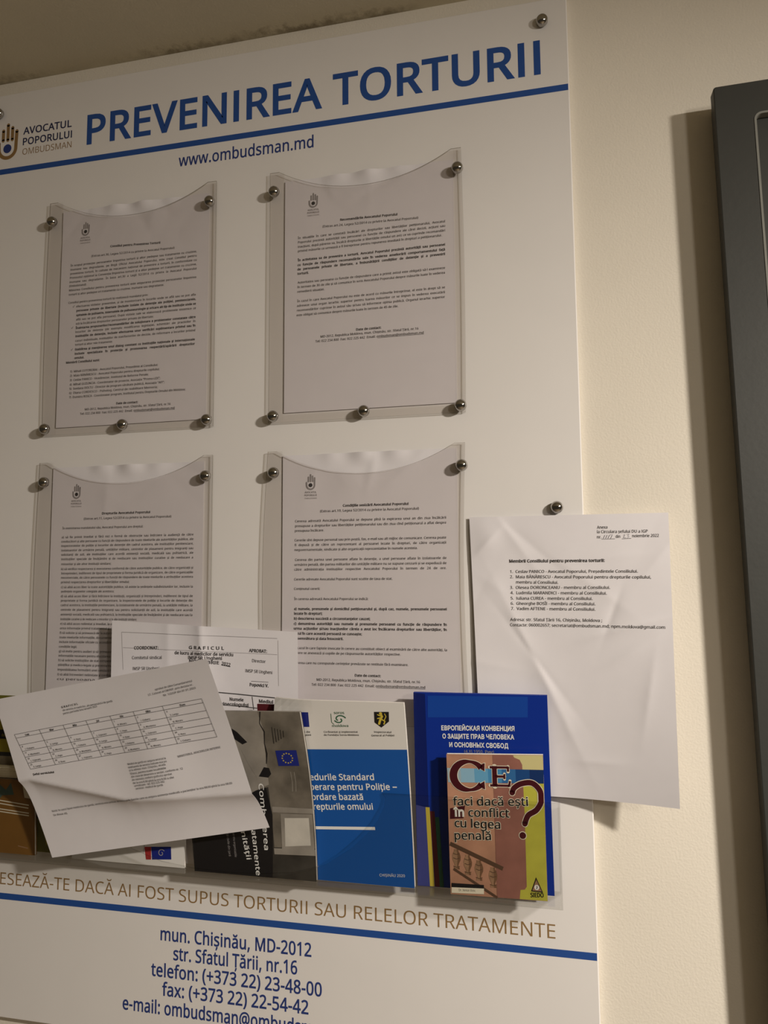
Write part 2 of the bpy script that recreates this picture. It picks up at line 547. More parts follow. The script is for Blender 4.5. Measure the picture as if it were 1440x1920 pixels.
# letter outlines in thousandths of an em: character: (advance, [closed loops of x, y, x, y ...])
GLYPHS = {
    '!': (216, [[131, 161, 85, 161, 65, 573, 151, 573], [58, 43, 61, 69, 72, 85, 88, 94, 107, 97, 126, 94, 142, 85, 153, 69, 157, 43, 153, 18, 142, 2, 126, -8, 107, -11, 88, -8, 72, 2, 61, 18]]),
    '"': (327, [[128, 573, 112, 366, 68, 366, 52, 573], [275, 573, 259, 366, 215, 366, 199, 573]]),
    '#': (518, [[385, 350, 360, 221, 470, 221, 470, 168, 350, 168, 317, 0, 260, 0, 293, 168, 178, 168, 147, 0, 91, 0, 121, 168, 20, 168, 20, 221, 132, 221, 157, 350, 50, 350, 50, 403, 167, 403, 199, 573, 257, 573, 225, 403, 340, 403, 372, 573, 427, 573, 395, 403, 497, 403, 497, 350], [188, 221, 303, 221, 328, 350, 213, 350]]),
    '$': (458, [[203, 39, 159, 42, 117, 47, 79, 55, 50, 66, 50, 134, 81, 122, 119, 111, 162, 104, 203, 101, 203, 263, 155, 279, 116, 296, 87, 317, 66, 342, 54, 372, 50, 407, 54, 444, 69, 475, 91, 500, 122, 519, 159, 532, 203, 538, 203, 609, 254, 609, 254, 539, 295, 536, 332, 530, 365, 520, 395, 509, 374, 450, 317, 468, 286, 474, 254, 478, 254, 317, 303, 301, 342, 284, 373, 265, 396, 242, 409, 213, 414, 176, 403, 126, 372, 85, 322, 57, 254, 43, 254, -47, 203, -47], [254, 105, 295, 113, 323, 127, 339, 147, 345, 172, 343, 190, 337, 205, 326, 217, 309, 228, 286, 237, 254, 246], [203, 476, 177, 473, 156, 466, 139, 457, 128, 444, 121, 430, 119, 413, 121, 394, 126, 377, 137, 364, 152, 352, 174, 343, 203, 334]]),
    '%': (666, [[156, 581, 209, 569, 246, 534, 269, 477, 277, 402, 269, 326, 247, 269, 210, 233, 156, 221, 106, 233, 69, 269, 47, 326, 39, 402, 46, 477, 67, 534, 104, 569], [156, 531, 130, 523, 112, 498, 101, 458, 98, 402, 101, 345, 112, 305, 130, 280, 156, 272, 184, 280, 203, 304, 214, 345, 218, 402, 214, 458, 203, 498, 184, 523], [523, 573, 205, 0, 144, 0, 461, 573], [507, 351, 558, 340, 596, 304, 619, 248, 627, 172, 620, 97, 598, 40, 560, 4, 507, -8, 457, 4, 420, 40, 397, 97, 390, 172, 397, 248, 418, 304, 454, 340], [507, 301, 480, 293, 462, 269, 452, 229, 448, 172, 452, 116, 462, 75, 480, 51, 507, 43, 534, 51, 553, 75, 565, 115, 569, 172, 565, 229, 553, 269, 534, 293]]),
    '&': (587, [[244, 581, 284, 578, 318, 567, 345, 549, 366, 524, 378, 494, 383, 458, 374, 411, 350, 372, 313, 338, 268, 308, 423, 159, 442, 186, 457, 216, 469, 250, 479, 286, 550, 286, 536, 237, 518, 191, 496, 150, 468, 114, 585, 0, 490, 0, 420, 67, 394, 46, 366, 28, 336, 13, 303, 2, 265, -6, 223, -8, 171, -4, 127, 10, 91, 32, 65, 63, 48, 102, 43, 149, 46, 187, 57, 220, 75, 248, 100, 273, 131, 296, 166, 318, 133, 358, 118, 379, 107, 403, 99, 429, 96, 456, 101, 493, 114, 524, 135, 548, 165, 567, 201, 578], [209, 273, 182, 257, 159, 239, 141, 221, 128, 201, 119, 178, 116, 152, 124, 112, 146, 81, 181, 61, 225, 55, 273, 59, 314, 71, 347, 90, 375, 111], [241, 524, 211, 519, 186, 506, 171, 485, 165, 457, 169, 429, 180, 404, 199, 378, 225, 350, 265, 376, 292, 401, 308, 428, 313, 458, 308, 484, 294, 505, 271, 519]]),
    "'": (180, [[128, 573, 112, 366, 68, 366, 52, 573]]),
    '(': (240, [[32, 220, 35, 285, 45, 348, 60, 409, 83, 468, 113, 522, 150, 573, 217, 573, 167, 493, 132, 407, 111, 315, 103, 221, 107, 159, 116, 98, 132, 38, 154, -20, 182, -75, 216, -127, 150, -127, 113, -77, 83, -24, 60, 34, 45, 94, 35, 156]]),
    ')': (240, [[209, 220, 205, 156, 196, 94, 180, 34, 158, -24, 128, -77, 91, -127, 25, -127, 59, -75, 87, -20, 108, 38, 124, 98, 134, 159, 137, 221, 134, 283, 124, 346, 108, 406, 87, 465, 59, 521, 24, 573, 91, 573, 128, 522, 158, 468, 180, 409, 196, 348, 205, 285]]),
    '*': (442, [[258, 609, 242, 455, 396, 499, 407, 425, 260, 413, 355, 286, 286, 249, 218, 389, 156, 249, 85, 286, 179, 413, 33, 425, 44, 499, 196, 455, 180, 609]]),
    '+': (458, [[257, 311, 417, 311, 417, 254, 257, 254, 257, 89, 200, 89, 200, 254, 40, 254, 40, 311, 200, 311, 200, 477, 257, 477]]),
    ',': (215, [[154, 84, 136, 23, 111, -42, 85, -103, 33, -103, 49, -38, 63, 31, 73, 93, 148, 93]]),
    '-': (258, [[32, 184, 32, 246, 226, 246, 226, 184]]),
    '.': (215, [[58, 43, 61, 69, 72, 85, 88, 94, 107, 97, 126, 94, 142, 85, 153, 69, 157, 43, 153, 18, 142, 2, 126, -8, 107, -11, 88, -8, 72, 2, 61, 18]]),
    '/': (298, [[290, 573, 77, 0, 8, 0, 221, 573]]),
    '0': (458, [[419, 287, 417, 221, 409, 163, 395, 112, 376, 70, 349, 37, 316, 12, 276, -3, 229, -8, 170, 1, 122, 27, 86, 70, 60, 129, 44, 201, 39, 287, 44, 373, 58, 446, 83, 504, 119, 547, 167, 573, 229, 581, 287, 573, 335, 547, 372, 504, 399, 446, 414, 373], [110, 287, 113, 215, 121, 156, 137, 111, 159, 78, 190, 59, 229, 52, 268, 59, 298, 78, 320, 110, 336, 156, 345, 215, 348, 287, 345, 359, 336, 417, 320, 463, 298, 495, 268, 515, 229, 521, 190, 515, 159, 495, 137, 463, 121, 417, 113, 359]]),
    '1': (458, [[285, 0, 216, 0, 216, 400, 216, 439, 217, 470, 219, 499, 196, 477, 169, 455, 108, 405, 71, 452, 226, 573, 285, 573]]),
    '2': (458, [[417, 0, 38, 0, 38, 59, 188, 210, 261, 287, 287, 320, 306, 353, 318, 387, 322, 424, 315, 466, 294, 496, 261, 514, 221, 520, 181, 517, 147, 506, 115, 489, 83, 466, 45, 513, 68, 531, 94, 548, 122, 561, 153, 572, 186, 578, 221, 581, 270, 576, 313, 562, 347, 540, 372, 510, 388, 472, 394, 428, 389, 385, 375, 344, 353, 305, 324, 267, 288, 227, 247, 185, 128, 67, 128, 64, 417, 64]]),
    '3': (458, [[395, 439, 392, 403, 381, 372, 363, 347, 340, 326, 310, 311, 277, 302, 277, 298, 337, 283, 379, 255, 405, 214, 413, 163, 407, 116, 390, 74, 360, 40, 318, 14, 263, -3, 193, -8, 150, -6, 110, -1, 72, 8, 36, 23, 36, 89, 74, 73, 114, 61, 155, 54, 194, 51, 260, 59, 305, 81, 331, 117, 339, 164, 335, 197, 320, 223, 297, 242, 265, 255, 226, 263, 179, 265, 123, 265, 123, 326, 180, 326, 223, 329, 259, 339, 286, 356, 307, 377, 319, 404, 323, 434, 316, 471, 295, 498, 262, 516, 219, 521, 190, 520, 164, 515, 140, 508, 117, 498, 75, 473, 39, 521, 73, 544, 115, 563, 163, 576, 218, 581, 296, 571, 352, 540, 384, 495]]),
    '4': (458, [[443, 130, 359, 130, 359, 0, 291, 0, 291, 130, 17, 130, 17, 190, 286, 576, 359, 576, 359, 193, 443, 193], [291, 374, 291, 412, 293, 444, 294, 474, 295, 500, 292, 500, 276, 468, 257, 438, 86, 193, 291, 193]]),
    '5': (458, [[221, 351, 275, 346, 322, 331, 361, 307, 389, 274, 407, 232, 413, 183, 407, 128, 387, 81, 356, 43, 314, 15, 261, -2, 199, -8, 156, -6, 116, 0, 80, 10, 51, 23, 51, 90, 82, 74, 121, 62, 161, 55, 200, 52, 239, 55, 274, 65, 302, 82, 323, 106, 336, 137, 341, 176, 332, 225, 306, 262, 262, 284, 197, 292, 146, 288, 99, 280, 64, 302, 86, 573, 373, 573, 373, 508, 146, 508, 132, 342, 169, 348]]),
    '6': (458, [[44, 245, 46, 294, 51, 342, 60, 389, 75, 433, 95, 474, 121, 510, 155, 539, 196, 562, 246, 576, 306, 581, 344, 579, 377, 573, 377, 513, 344, 520, 308, 523, 257, 518, 216, 504, 183, 483, 158, 454, 139, 419, 127, 380, 119, 337, 115, 291, 119, 291, 133, 309, 150, 326, 170, 339, 194, 350, 223, 356, 255, 358, 302, 353, 342, 338, 375, 313, 400, 279, 416, 236, 421, 184, 415, 129, 399, 82, 372, 44, 336, 15, 291, -2, 239, -8, 199, -4, 163, 7, 130, 26, 101, 54, 77, 89, 59, 133, 48, 185], [238, 51, 284, 59, 320, 84, 343, 125, 351, 184, 344, 233, 324, 271, 289, 295, 241, 303, 205, 299, 175, 287, 150, 270, 131, 248, 119, 223, 115, 198, 117, 172, 123, 146, 133, 121, 146, 99, 164, 79, 185, 64, 210, 55]]),
    '7': (458, [[109, 0, 344, 508, 35, 508, 35, 573, 419, 573, 419, 518, 187, 0]]),
    '8': (458, [[229, 581, 276, 577, 318, 565, 352, 546, 378, 519, 395, 485, 400, 443, 396, 411, 385, 383, 368, 359, 346, 338, 320, 319, 291, 303, 325, 285, 355, 265, 381, 242, 401, 216, 414, 185, 419, 148, 413, 104, 395, 65, 367, 34, 330, 11, 284, -3, 231, -8, 174, -3, 126, 10, 89, 33, 61, 63, 45, 101, 39, 146, 43, 183, 56, 214, 75, 241, 99, 264, 128, 283, 158, 299, 131, 316, 107, 336, 87, 358, 71, 383, 61, 411, 58, 444, 63, 485, 80, 518, 107, 545, 141, 565, 182, 577], [108, 145, 116, 107, 138, 76, 176, 55, 229, 48, 281, 55, 319, 76, 342, 108, 350, 148, 346, 174, 335, 197, 317, 217, 293, 235, 264, 251, 229, 265, 217, 270, 184, 254, 157, 237, 136, 219, 121, 197, 111, 173], [228, 524, 188, 518, 155, 502, 134, 476, 127, 441, 130, 414, 141, 391, 157, 373, 179, 357, 232, 330, 258, 343, 282, 357, 302, 373, 317, 392, 327, 414, 330, 441, 323, 476, 302, 502, 270, 518]]),
    '9': (458, [[417, 328, 415, 279, 410, 231, 401, 183, 387, 139, 366, 99, 340, 63, 306, 33, 265, 11, 214, -3, 154, -8, 117, -6, 82, 0, 82, 60, 115, 53, 152, 50, 204, 54, 245, 68, 278, 90, 303, 118, 322, 153, 334, 192, 342, 235, 346, 281, 341, 281, 327, 263, 310, 247, 290, 233, 266, 223, 237, 216, 204, 214, 158, 219, 118, 235, 85, 260, 61, 294, 45, 336, 40, 387, 46, 443, 63, 491, 90, 529, 127, 557, 171, 575, 223, 581, 262, 577, 299, 565, 332, 545, 361, 518, 384, 483, 402, 439, 413, 388], [223, 521, 178, 513, 142, 488, 118, 447, 110, 388, 117, 339, 137, 301, 171, 277, 220, 269, 256, 273, 286, 285, 311, 303, 330, 325, 342, 349, 346, 374, 344, 400, 338, 426, 328, 451, 315, 474, 298, 493, 277, 508, 252, 518]]),
    ':': (215, [[58, 43, 61, 69, 72, 85, 88, 94, 107, 97, 126, 94, 142, 85, 153, 69, 157, 43, 153, 18, 142, 2, 126, -8, 107, -11, 88, -8, 72, 2, 61, 18], [58, 387, 61, 412, 72, 429, 88, 438, 107, 441, 126, 438, 142, 429, 153, 412, 157, 387, 153, 362, 142, 345, 126, 335, 107, 332, 88, 335, 72, 345, 61, 362]]),
    ';': (215, [[147, 84, 128, 23, 104, -42, 78, -103, 25, -103, 36, -55, 48, -4, 58, 47, 66, 93, 141, 93], [56, 387, 60, 412, 71, 429, 86, 438, 105, 441, 124, 438, 141, 429, 152, 412, 156, 387, 152, 362, 141, 345, 124, 335, 105, 332, 86, 335, 71, 345, 60, 362]]),
    '<': (458, [[418, 93, 40, 259, 40, 299, 418, 488, 418, 425, 115, 282, 418, 156]]),
    '=': (458, [[45, 334, 45, 391, 412, 391, 412, 334], [45, 174, 45, 231, 412, 231, 412, 174]]),
    '>': (458, [[40, 156, 342, 281, 40, 425, 40, 488, 418, 299, 418, 259, 40, 93]]),
    '?': (348, [[112, 183, 114, 211, 118, 235, 127, 257, 139, 277, 157, 298, 180, 319, 228, 363, 243, 381, 253, 398, 258, 416, 260, 439, 254, 473, 235, 498, 204, 514, 163, 519, 126, 516, 93, 509, 34, 485, 10, 541, 43, 557, 81, 569, 122, 578, 168, 581, 235, 571, 285, 543, 317, 498, 327, 440, 324, 407, 316, 379, 302, 355, 283, 332, 233, 287, 209, 266, 192, 248, 180, 231, 173, 215, 170, 196, 168, 175, 168, 161, 112, 161], [94, 43, 97, 69, 108, 85, 124, 94, 144, 97, 162, 94, 178, 85, 189, 69, 192, 43, 189, 18, 178, 2, 162, -8, 144, -11, 124, -8, 108, 2, 97, 18]]),
    '@': (721, [[674, 286, 672, 250, 666, 214, 655, 181, 640, 150, 620, 125, 597, 105, 569, 92, 536, 87, 503, 93, 478, 109, 460, 131, 451, 157, 447, 157, 430, 130, 405, 107, 373, 92, 334, 87, 280, 98, 240, 128, 215, 176, 207, 237, 212, 286, 228, 330, 253, 366, 287, 394, 328, 411, 377, 417, 412, 415, 446, 411, 477, 405, 500, 398, 492, 235, 491, 215, 491, 206, 494, 171, 506, 151, 522, 141, 540, 137, 563, 142, 583, 158, 598, 181, 609, 212, 616, 248, 618, 287, 611, 356, 588, 413, 553, 459, 506, 492, 450, 513, 387, 520, 322, 514, 265, 498, 217, 472, 177, 437, 145, 394, 123, 344, 109, 288, 104, 227, 111, 154, 132, 93, 167, 45, 215, 10, 275, -11, 347, -18, 395, -16, 441, -8, 483, 4, 520, 16, 520, -38, 483, -52, 442, -62, 397, -69, 347, -71, 259, -63, 185, -36, 126, 7, 82, 65, 55, 138, 47, 225, 52, 296, 70, 363, 98, 422, 137, 474, 186, 515, 244, 547, 311, 566, 387, 573, 447, 568, 502, 553, 551, 529, 593, 496, 628, 455, 653, 406, 669, 349], [269, 235, 275, 191, 290, 160, 314, 143, 345, 137, 383, 146, 409, 171, 425, 210, 432, 258, 437, 358, 411, 364, 378, 366, 342, 362, 314, 347, 294, 325, 280, 298, 272, 267]]),
    'A': (512, [[437, 0, 368, 177, 141, 177, 73, 0, 0, 0, 224, 575, 289, 575, 512, 0], [282, 415, 274, 438, 263, 473, 255, 500, 247, 468, 238, 438, 230, 415, 165, 241, 346, 241]]),
    'B': (521, [[241, 573, 336, 565, 404, 541, 434, 515, 453, 478, 459, 431, 456, 399, 446, 371, 431, 347, 409, 328, 382, 313, 350, 304, 350, 300, 384, 292, 415, 279, 441, 261, 461, 236, 474, 203, 478, 163, 472, 115, 454, 74, 425, 42, 385, 19, 337, 5, 279, 0, 78, 0, 78, 573], [256, 329, 318, 335, 357, 352, 377, 382, 384, 423, 376, 463, 351, 490, 308, 506, 245, 511, 150, 511, 150, 329], [150, 269, 150, 61, 265, 61, 330, 68, 371, 91, 394, 125, 401, 168, 398, 197, 388, 221, 370, 241, 344, 256, 307, 266, 260, 269]]),
    'C': (507, [[323, 517, 280, 513, 241, 502, 206, 482, 178, 456, 155, 423, 139, 383, 129, 337, 125, 286, 131, 220, 147, 164, 175, 117, 213, 83, 262, 62, 322, 55, 359, 57, 394, 62, 460, 78, 460, 15, 427, 5, 393, -2, 356, -7, 312, -8, 232, 1, 166, 28, 115, 72, 78, 131, 56, 203, 49, 287, 53, 349, 67, 406, 89, 456, 120, 499, 159, 534, 206, 559, 261, 575, 324, 581, 367, 578, 409, 572, 448, 561, 482, 547, 453, 486, 394, 508, 360, 515]]),
    'D': (585, [[536, 292, 528, 203, 501, 131, 457, 74, 399, 33, 325, 8, 237, 0, 78, 0, 78, 573, 254, 573, 335, 565, 404, 540, 460, 501, 502, 446, 528, 377], [460, 289, 454, 359, 435, 415, 404, 457, 361, 487, 308, 505, 244, 511, 150, 511, 150, 62, 228, 62, 299, 68, 357, 87, 402, 119, 434, 164, 454, 220]]),
    'E': (446, [[398, 0, 78, 0, 78, 573, 398, 573, 398, 509, 150, 509, 150, 330, 383, 330, 383, 268, 150, 268, 150, 63, 398, 63]]),
    'F': (416, [[150, 0, 78, 0, 78, 573, 398, 573, 398, 509, 150, 509, 150, 306, 383, 306, 383, 243, 150, 243]]),
    'G': (584, [[326, 302, 524, 302, 524, 22, 478, 8, 431, -1, 380, -6, 323, -8, 241, 1, 173, 28, 120, 71, 81, 130, 57, 202, 49, 286, 58, 370, 84, 442, 127, 500, 186, 544, 259, 571, 346, 581, 392, 578, 437, 572, 478, 561, 516, 547, 489, 484, 457, 497, 421, 508, 382, 515, 342, 517, 278, 510, 225, 489, 181, 455, 150, 409, 131, 353, 124, 286, 130, 222, 146, 166, 175, 119, 216, 84, 270, 62, 340, 55, 375, 56, 404, 59, 452, 68, 452, 238, 326, 238]]),
    'H': (594, [[516, 0, 443, 0, 443, 267, 150, 267, 150, 0, 78, 0, 78, 573, 150, 573, 150, 330, 443, 330, 443, 573, 516, 573]]),
    'I': (245, [[80, 0, 80, 573, 153, 573, 153, 0]]),
    'J': (219, [[-3, -152, -37, -150, -63, -142, -63, -81, -35, -87, -5, -89, 15, -87, 33, -81, 50, -70, 63, -53, 71, -29, 74, 3, 74, 573, 146, 573, 146, 9, 141, -42, 128, -82, 105, -113, 75, -135, 39, -148]]),
    'K': (496, [[496, 0, 411, 0, 209, 273, 150, 222, 150, 0, 78, 0, 78, 573, 150, 573, 150, 290, 199, 345, 249, 399, 403, 573, 488, 573, 261, 323]]),
    'L': (420, [[78, 0, 78, 573, 150, 573, 150, 64, 400, 64, 400, 0]]),
    'M': (727, [[330, 0, 142, 502, 139, 502, 142, 461, 144, 407, 144, 347, 144, 0, 78, 0, 78, 573, 184, 573, 361, 103, 364, 103, 544, 573, 650, 573, 650, 0, 578, 0, 578, 352, 579, 408, 581, 460, 584, 501, 581, 501, 390, 0]]),
    'N': (609, [[532, 0, 447, 0, 141, 476, 138, 476, 141, 432, 143, 378, 144, 320, 144, 0, 78, 0, 78, 573, 161, 573, 467, 99, 470, 99, 468, 137, 466, 193, 464, 249, 464, 573, 532, 573]]),
    'O': (626, [[577, 287, 573, 224, 561, 166, 540, 116, 510, 73, 473, 38, 428, 13, 375, -3, 314, -8, 251, -3, 196, 13, 151, 39, 114, 73, 85, 116, 65, 167, 53, 224, 49, 288, 56, 370, 78, 442, 114, 500, 166, 545, 232, 572, 314, 581, 393, 572, 459, 545, 510, 501, 547, 442, 570, 370], [125, 287, 130, 220, 145, 163, 171, 117, 207, 83, 255, 62, 314, 55, 373, 62, 420, 83, 456, 117, 481, 163, 496, 220, 501, 287, 490, 384, 456, 457, 421, 491, 373, 511, 314, 518, 255, 511, 207, 490, 171, 457, 145, 411, 130, 354]]),
    'P': (485, [[229, 573, 326, 562, 393, 528, 421, 495, 439, 454, 444, 404, 441, 370, 433, 336, 417, 306, 395, 278, 364, 255, 324, 238, 275, 227, 216, 223, 150, 223, 150, 0, 78, 0, 78, 573], [223, 511, 150, 511, 150, 285, 208, 285, 258, 288, 298, 296, 330, 311, 352, 334, 365, 363, 370, 401, 361, 449, 334, 484, 289, 504]]),
    'Q': (626, [[577, 287, 573, 221, 559, 160, 535, 108, 503, 64, 461, 30, 411, 6, 548, -136, 444, -136, 334, -7, 324, -8, 314, -8, 251, -3, 196, 13, 151, 39, 114, 73, 85, 116, 65, 167, 53, 224, 49, 288, 56, 370, 78, 442, 114, 500, 166, 545, 232, 572, 314, 581, 393, 572, 459, 545, 510, 501, 547, 442, 570, 370], [125, 287, 130, 220, 145, 163, 171, 117, 207, 83, 255, 62, 314, 55, 373, 62, 420, 83, 456, 117, 481, 163, 496, 220, 501, 287, 490, 384, 456, 457, 421, 491, 373, 511, 314, 518, 255, 511, 207, 490, 171, 457, 145, 411, 130, 354]]),
    'R': (499, [[236, 573, 301, 568, 353, 555, 393, 532, 422, 500, 439, 460, 444, 410, 440, 368, 427, 334, 408, 306, 385, 285, 358, 269, 330, 257, 487, 0, 403, 0, 264, 237, 150, 237, 150, 0, 78, 0, 78, 573], [232, 510, 150, 510, 150, 298, 236, 298, 296, 304, 338, 325, 362, 359, 370, 407, 366, 440, 355, 467, 336, 486, 310, 500, 275, 507]]),
    'S': (440, [[403, 153, 396, 106, 378, 66, 348, 35, 307, 11, 257, -3, 198, -8, 137, -5, 83, 4, 41, 19, 41, 88, 73, 76, 113, 65, 156, 57, 201, 55, 240, 57, 273, 66, 298, 79, 316, 98, 327, 120, 330, 147, 327, 173, 318, 194, 302, 213, 277, 230, 242, 247, 196, 265, 161, 279, 131, 294, 106, 311, 85, 330, 69, 351, 57, 375, 50, 403, 48, 435, 54, 477, 71, 513, 99, 542, 136, 563, 180, 576, 231, 581, 276, 578, 318, 572, 355, 562, 389, 549, 366, 487, 336, 499, 302, 508, 266, 515, 229, 517, 196, 515, 169, 507, 148, 494, 133, 478, 124, 457, 121, 434, 124, 407, 133, 386, 149, 367, 172, 351, 204, 335, 246, 318, 293, 299, 332, 279, 362, 255, 385, 228, 398, 194]]),
    'T': (446, [[259, 0, 187, 0, 187, 509, 8, 509, 8, 573, 437, 573, 437, 509, 259, 509]]),
    'U': (586, [[513, 202, 507, 146, 489, 95, 459, 52, 416, 20, 360, -1, 290, -8, 225, -2, 171, 18, 128, 50, 97, 93, 78, 144, 72, 204, 72, 573, 144, 573, 144, 201, 154, 139, 182, 93, 228, 64, 294, 55, 342, 59, 379, 73, 407, 96, 427, 126, 438, 161, 442, 202, 442, 573, 513, 573]]),
    'V': (481, [[481, 573, 277, 0, 204, 0, 0, 573, 75, 573, 204, 205, 220, 160, 231, 119, 241, 80, 250, 119, 262, 161, 277, 207, 405, 573]]),
    'W': (746, [[735, 573, 583, 0, 510, 0, 399, 375, 389, 410, 380, 443, 373, 471, 370, 488, 367, 471, 361, 443, 352, 409, 342, 373, 234, 0, 161, 0, 10, 573, 85, 573, 174, 223, 183, 186, 190, 151, 196, 118, 201, 87, 206, 119, 213, 154, 222, 191, 232, 227, 333, 573, 407, 573, 512, 225, 523, 187, 532, 151, 538, 117, 544, 87, 550, 129, 560, 175, 572, 224, 660, 573]]),
    'X': (470, [[467, 0, 385, 0, 233, 249, 79, 0, 3, 0, 193, 298, 15, 573, 95, 573, 236, 348, 377, 573, 453, 573, 276, 300]]),
    'Y': (454, [[227, 291, 376, 573, 454, 573, 263, 222, 263, 0, 191, 0, 191, 219, 0, 573, 79, 573]]),
    'Z': (458, [[427, 0, 30, 0, 30, 55, 332, 508, 40, 508, 40, 573, 419, 573, 419, 518, 118, 64, 427, 64]]),
    '[': (264, [[244, -127, 64, -127, 64, 573, 244, 573, 244, 515, 133, 515, 133, -69, 244, -69]]),
    '\\': (298, [[77, 573, 291, 0, 221, 0, 8, 573]]),
    ']': (264, [[20, -69, 131, -69, 131, 515, 20, 515, 20, 573, 200, 573, 200, -127, 20, -127]]),
    '^': (458, [[30, 214, 200, 577, 241, 577, 428, 214, 366, 214, 221, 502, 93, 214]]),
    '_': (356, [[358, -123, -2, -123, -2, -72, 358, -72]]),
    '`': (225, [[116, 614, 138, 575, 166, 532, 193, 496, 193, 486, 146, 486, 115, 513, 82, 546, 53, 579, 32, 606, 32, 614]]),
    'a': (450, [[231, 437, 299, 428, 347, 403, 376, 358, 385, 293, 385, 0, 334, 0, 320, 61, 317, 61, 298, 40, 279, 22, 258, 9, 234, -1, 206, -6, 172, -8, 136, -5, 103, 6, 75, 23, 55, 48, 41, 80, 37, 119, 50, 176, 87, 219, 152, 245, 243, 257, 316, 259, 316, 285, 310, 330, 293, 359, 265, 375, 227, 380, 194, 378, 163, 370, 106, 347, 84, 400, 115, 414, 151, 426, 190, 434], [252, 208, 184, 200, 141, 182, 118, 155, 110, 119, 115, 87, 132, 66, 157, 53, 188, 49, 238, 56, 279, 79, 306, 117, 315, 172, 315, 210]]),
    'b': (493, [[139, 461, 138, 410, 135, 373, 139, 373, 161, 398, 189, 419, 226, 432, 272, 437, 322, 431, 365, 412, 401, 381, 428, 338, 444, 283, 449, 215, 444, 147, 427, 91, 400, 48, 365, 17, 322, -2, 272, -8, 226, -3, 189, 10, 161, 31, 139, 55, 133, 55, 119, 0, 68, 0, 68, 609, 139, 609], [260, 379, 219, 374, 188, 361, 165, 339, 150, 308, 142, 268, 139, 217, 139, 214, 145, 144, 165, 93, 202, 61, 261, 51, 312, 61, 348, 93, 369, 145, 376, 216, 369, 287, 348, 338, 311, 368]]),
    'c': (385, [[241, -8, 187, -2, 139, 15, 99, 45, 69, 87, 50, 143, 44, 213, 51, 284, 71, 342, 102, 385, 142, 415, 191, 432, 245, 438, 278, 436, 309, 431, 336, 424, 358, 415, 337, 356, 292, 370, 267, 374, 244, 376, 204, 371, 172, 358, 148, 335, 131, 303, 120, 263, 117, 213, 120, 166, 131, 126, 148, 94, 172, 71, 202, 58, 240, 53, 273, 55, 302, 60, 328, 68, 351, 78, 351, 15, 328, 5, 304, -2, 275, -7]]),
    'd': (493, [[221, -8, 171, -2, 128, 17, 92, 48, 65, 91, 49, 146, 44, 214, 49, 282, 66, 338, 93, 381, 128, 413, 171, 432, 221, 438, 253, 436, 280, 429, 303, 420, 323, 407, 340, 391, 354, 374, 359, 374, 356, 405, 354, 438, 354, 609, 425, 609, 425, 0, 368, 0, 358, 58, 354, 58, 340, 40, 323, 24, 303, 11, 279, 1, 252, -6], [232, 51, 290, 60, 328, 88, 348, 135, 355, 200, 355, 213, 349, 284, 329, 336, 291, 369, 231, 379, 181, 368, 146, 334, 124, 281, 117, 213, 124, 144, 146, 93, 181, 61]]),
    'e': (452, [[234, 438, 286, 432, 329, 414, 364, 385, 390, 346, 406, 299, 411, 244, 411, 201, 117, 201, 127, 137, 154, 90, 197, 62, 254, 52, 293, 54, 327, 60, 359, 69, 392, 82, 392, 20, 359, 8, 327, -1, 292, -6, 251, -8, 194, -2, 143, 17, 101, 48, 70, 91, 51, 146, 44, 212, 50, 277, 68, 333, 96, 378, 134, 411, 181, 431], [233, 380, 188, 372, 154, 348, 130, 309, 119, 257, 338, 257, 335, 292, 326, 322, 312, 346, 292, 364, 266, 376]]),
    'f': (276, [[266, 375, 158, 375, 158, 0, 87, 0, 87, 375, 12, 375, 12, 408, 87, 432, 87, 457, 92, 507, 104, 547, 124, 577, 152, 597, 186, 609, 227, 613, 252, 612, 274, 609, 310, 599, 292, 544, 262, 552, 228, 556, 197, 550, 175, 532, 162, 502, 158, 458, 158, 430, 266, 430]]),
    'g': (493, [[221, 438, 261, 434, 297, 422, 329, 402, 355, 373, 359, 373, 369, 430, 425, 430, 425, -7, 420, -63, 404, -109, 378, -146, 341, -172, 293, -187, 233, -192, 188, -191, 147, -186, 110, -177, 78, -165, 78, -100, 111, -114, 149, -125, 191, -132, 237, -134, 286, -126, 324, -101, 347, -63, 355, -13, 355, 4, 356, 32, 358, 57, 354, 57, 329, 28, 299, 8, 263, -4, 221, -8, 170, -2, 126, 18, 91, 51, 56, 121, 44, 214, 56, 306, 91, 377, 126, 411, 169, 431], [230, 379, 197, 374, 169, 359, 147, 336, 130, 303, 120, 262, 117, 213, 124, 143, 146, 92, 182, 60, 232, 50, 262, 52, 288, 58, 309, 69, 326, 85, 340, 105, 349, 131, 354, 161, 356, 197, 356, 214, 353, 267, 343, 309, 326, 340, 302, 362, 270, 374]]),
    'h': (495, [[139, 431, 138, 399, 135, 370, 140, 370, 155, 391, 174, 407, 196, 420, 221, 429, 247, 435, 273, 437, 321, 433, 360, 421, 391, 400, 413, 370, 426, 330, 431, 280, 431, 0, 361, 0, 361, 275, 355, 321, 338, 353, 308, 372, 265, 379, 222, 374, 189, 360, 166, 338, 150, 308, 142, 269, 139, 222, 139, 0, 68, 0, 68, 609, 139, 609]]),
    'i': (207, [[139, 430, 139, 0, 68, 0, 68, 430], [104, 591, 119, 588, 133, 580, 142, 566, 145, 546, 142, 526, 133, 512, 119, 504, 104, 501, 88, 504, 75, 512, 66, 526, 63, 546, 66, 566, 75, 580, 88, 588]]),
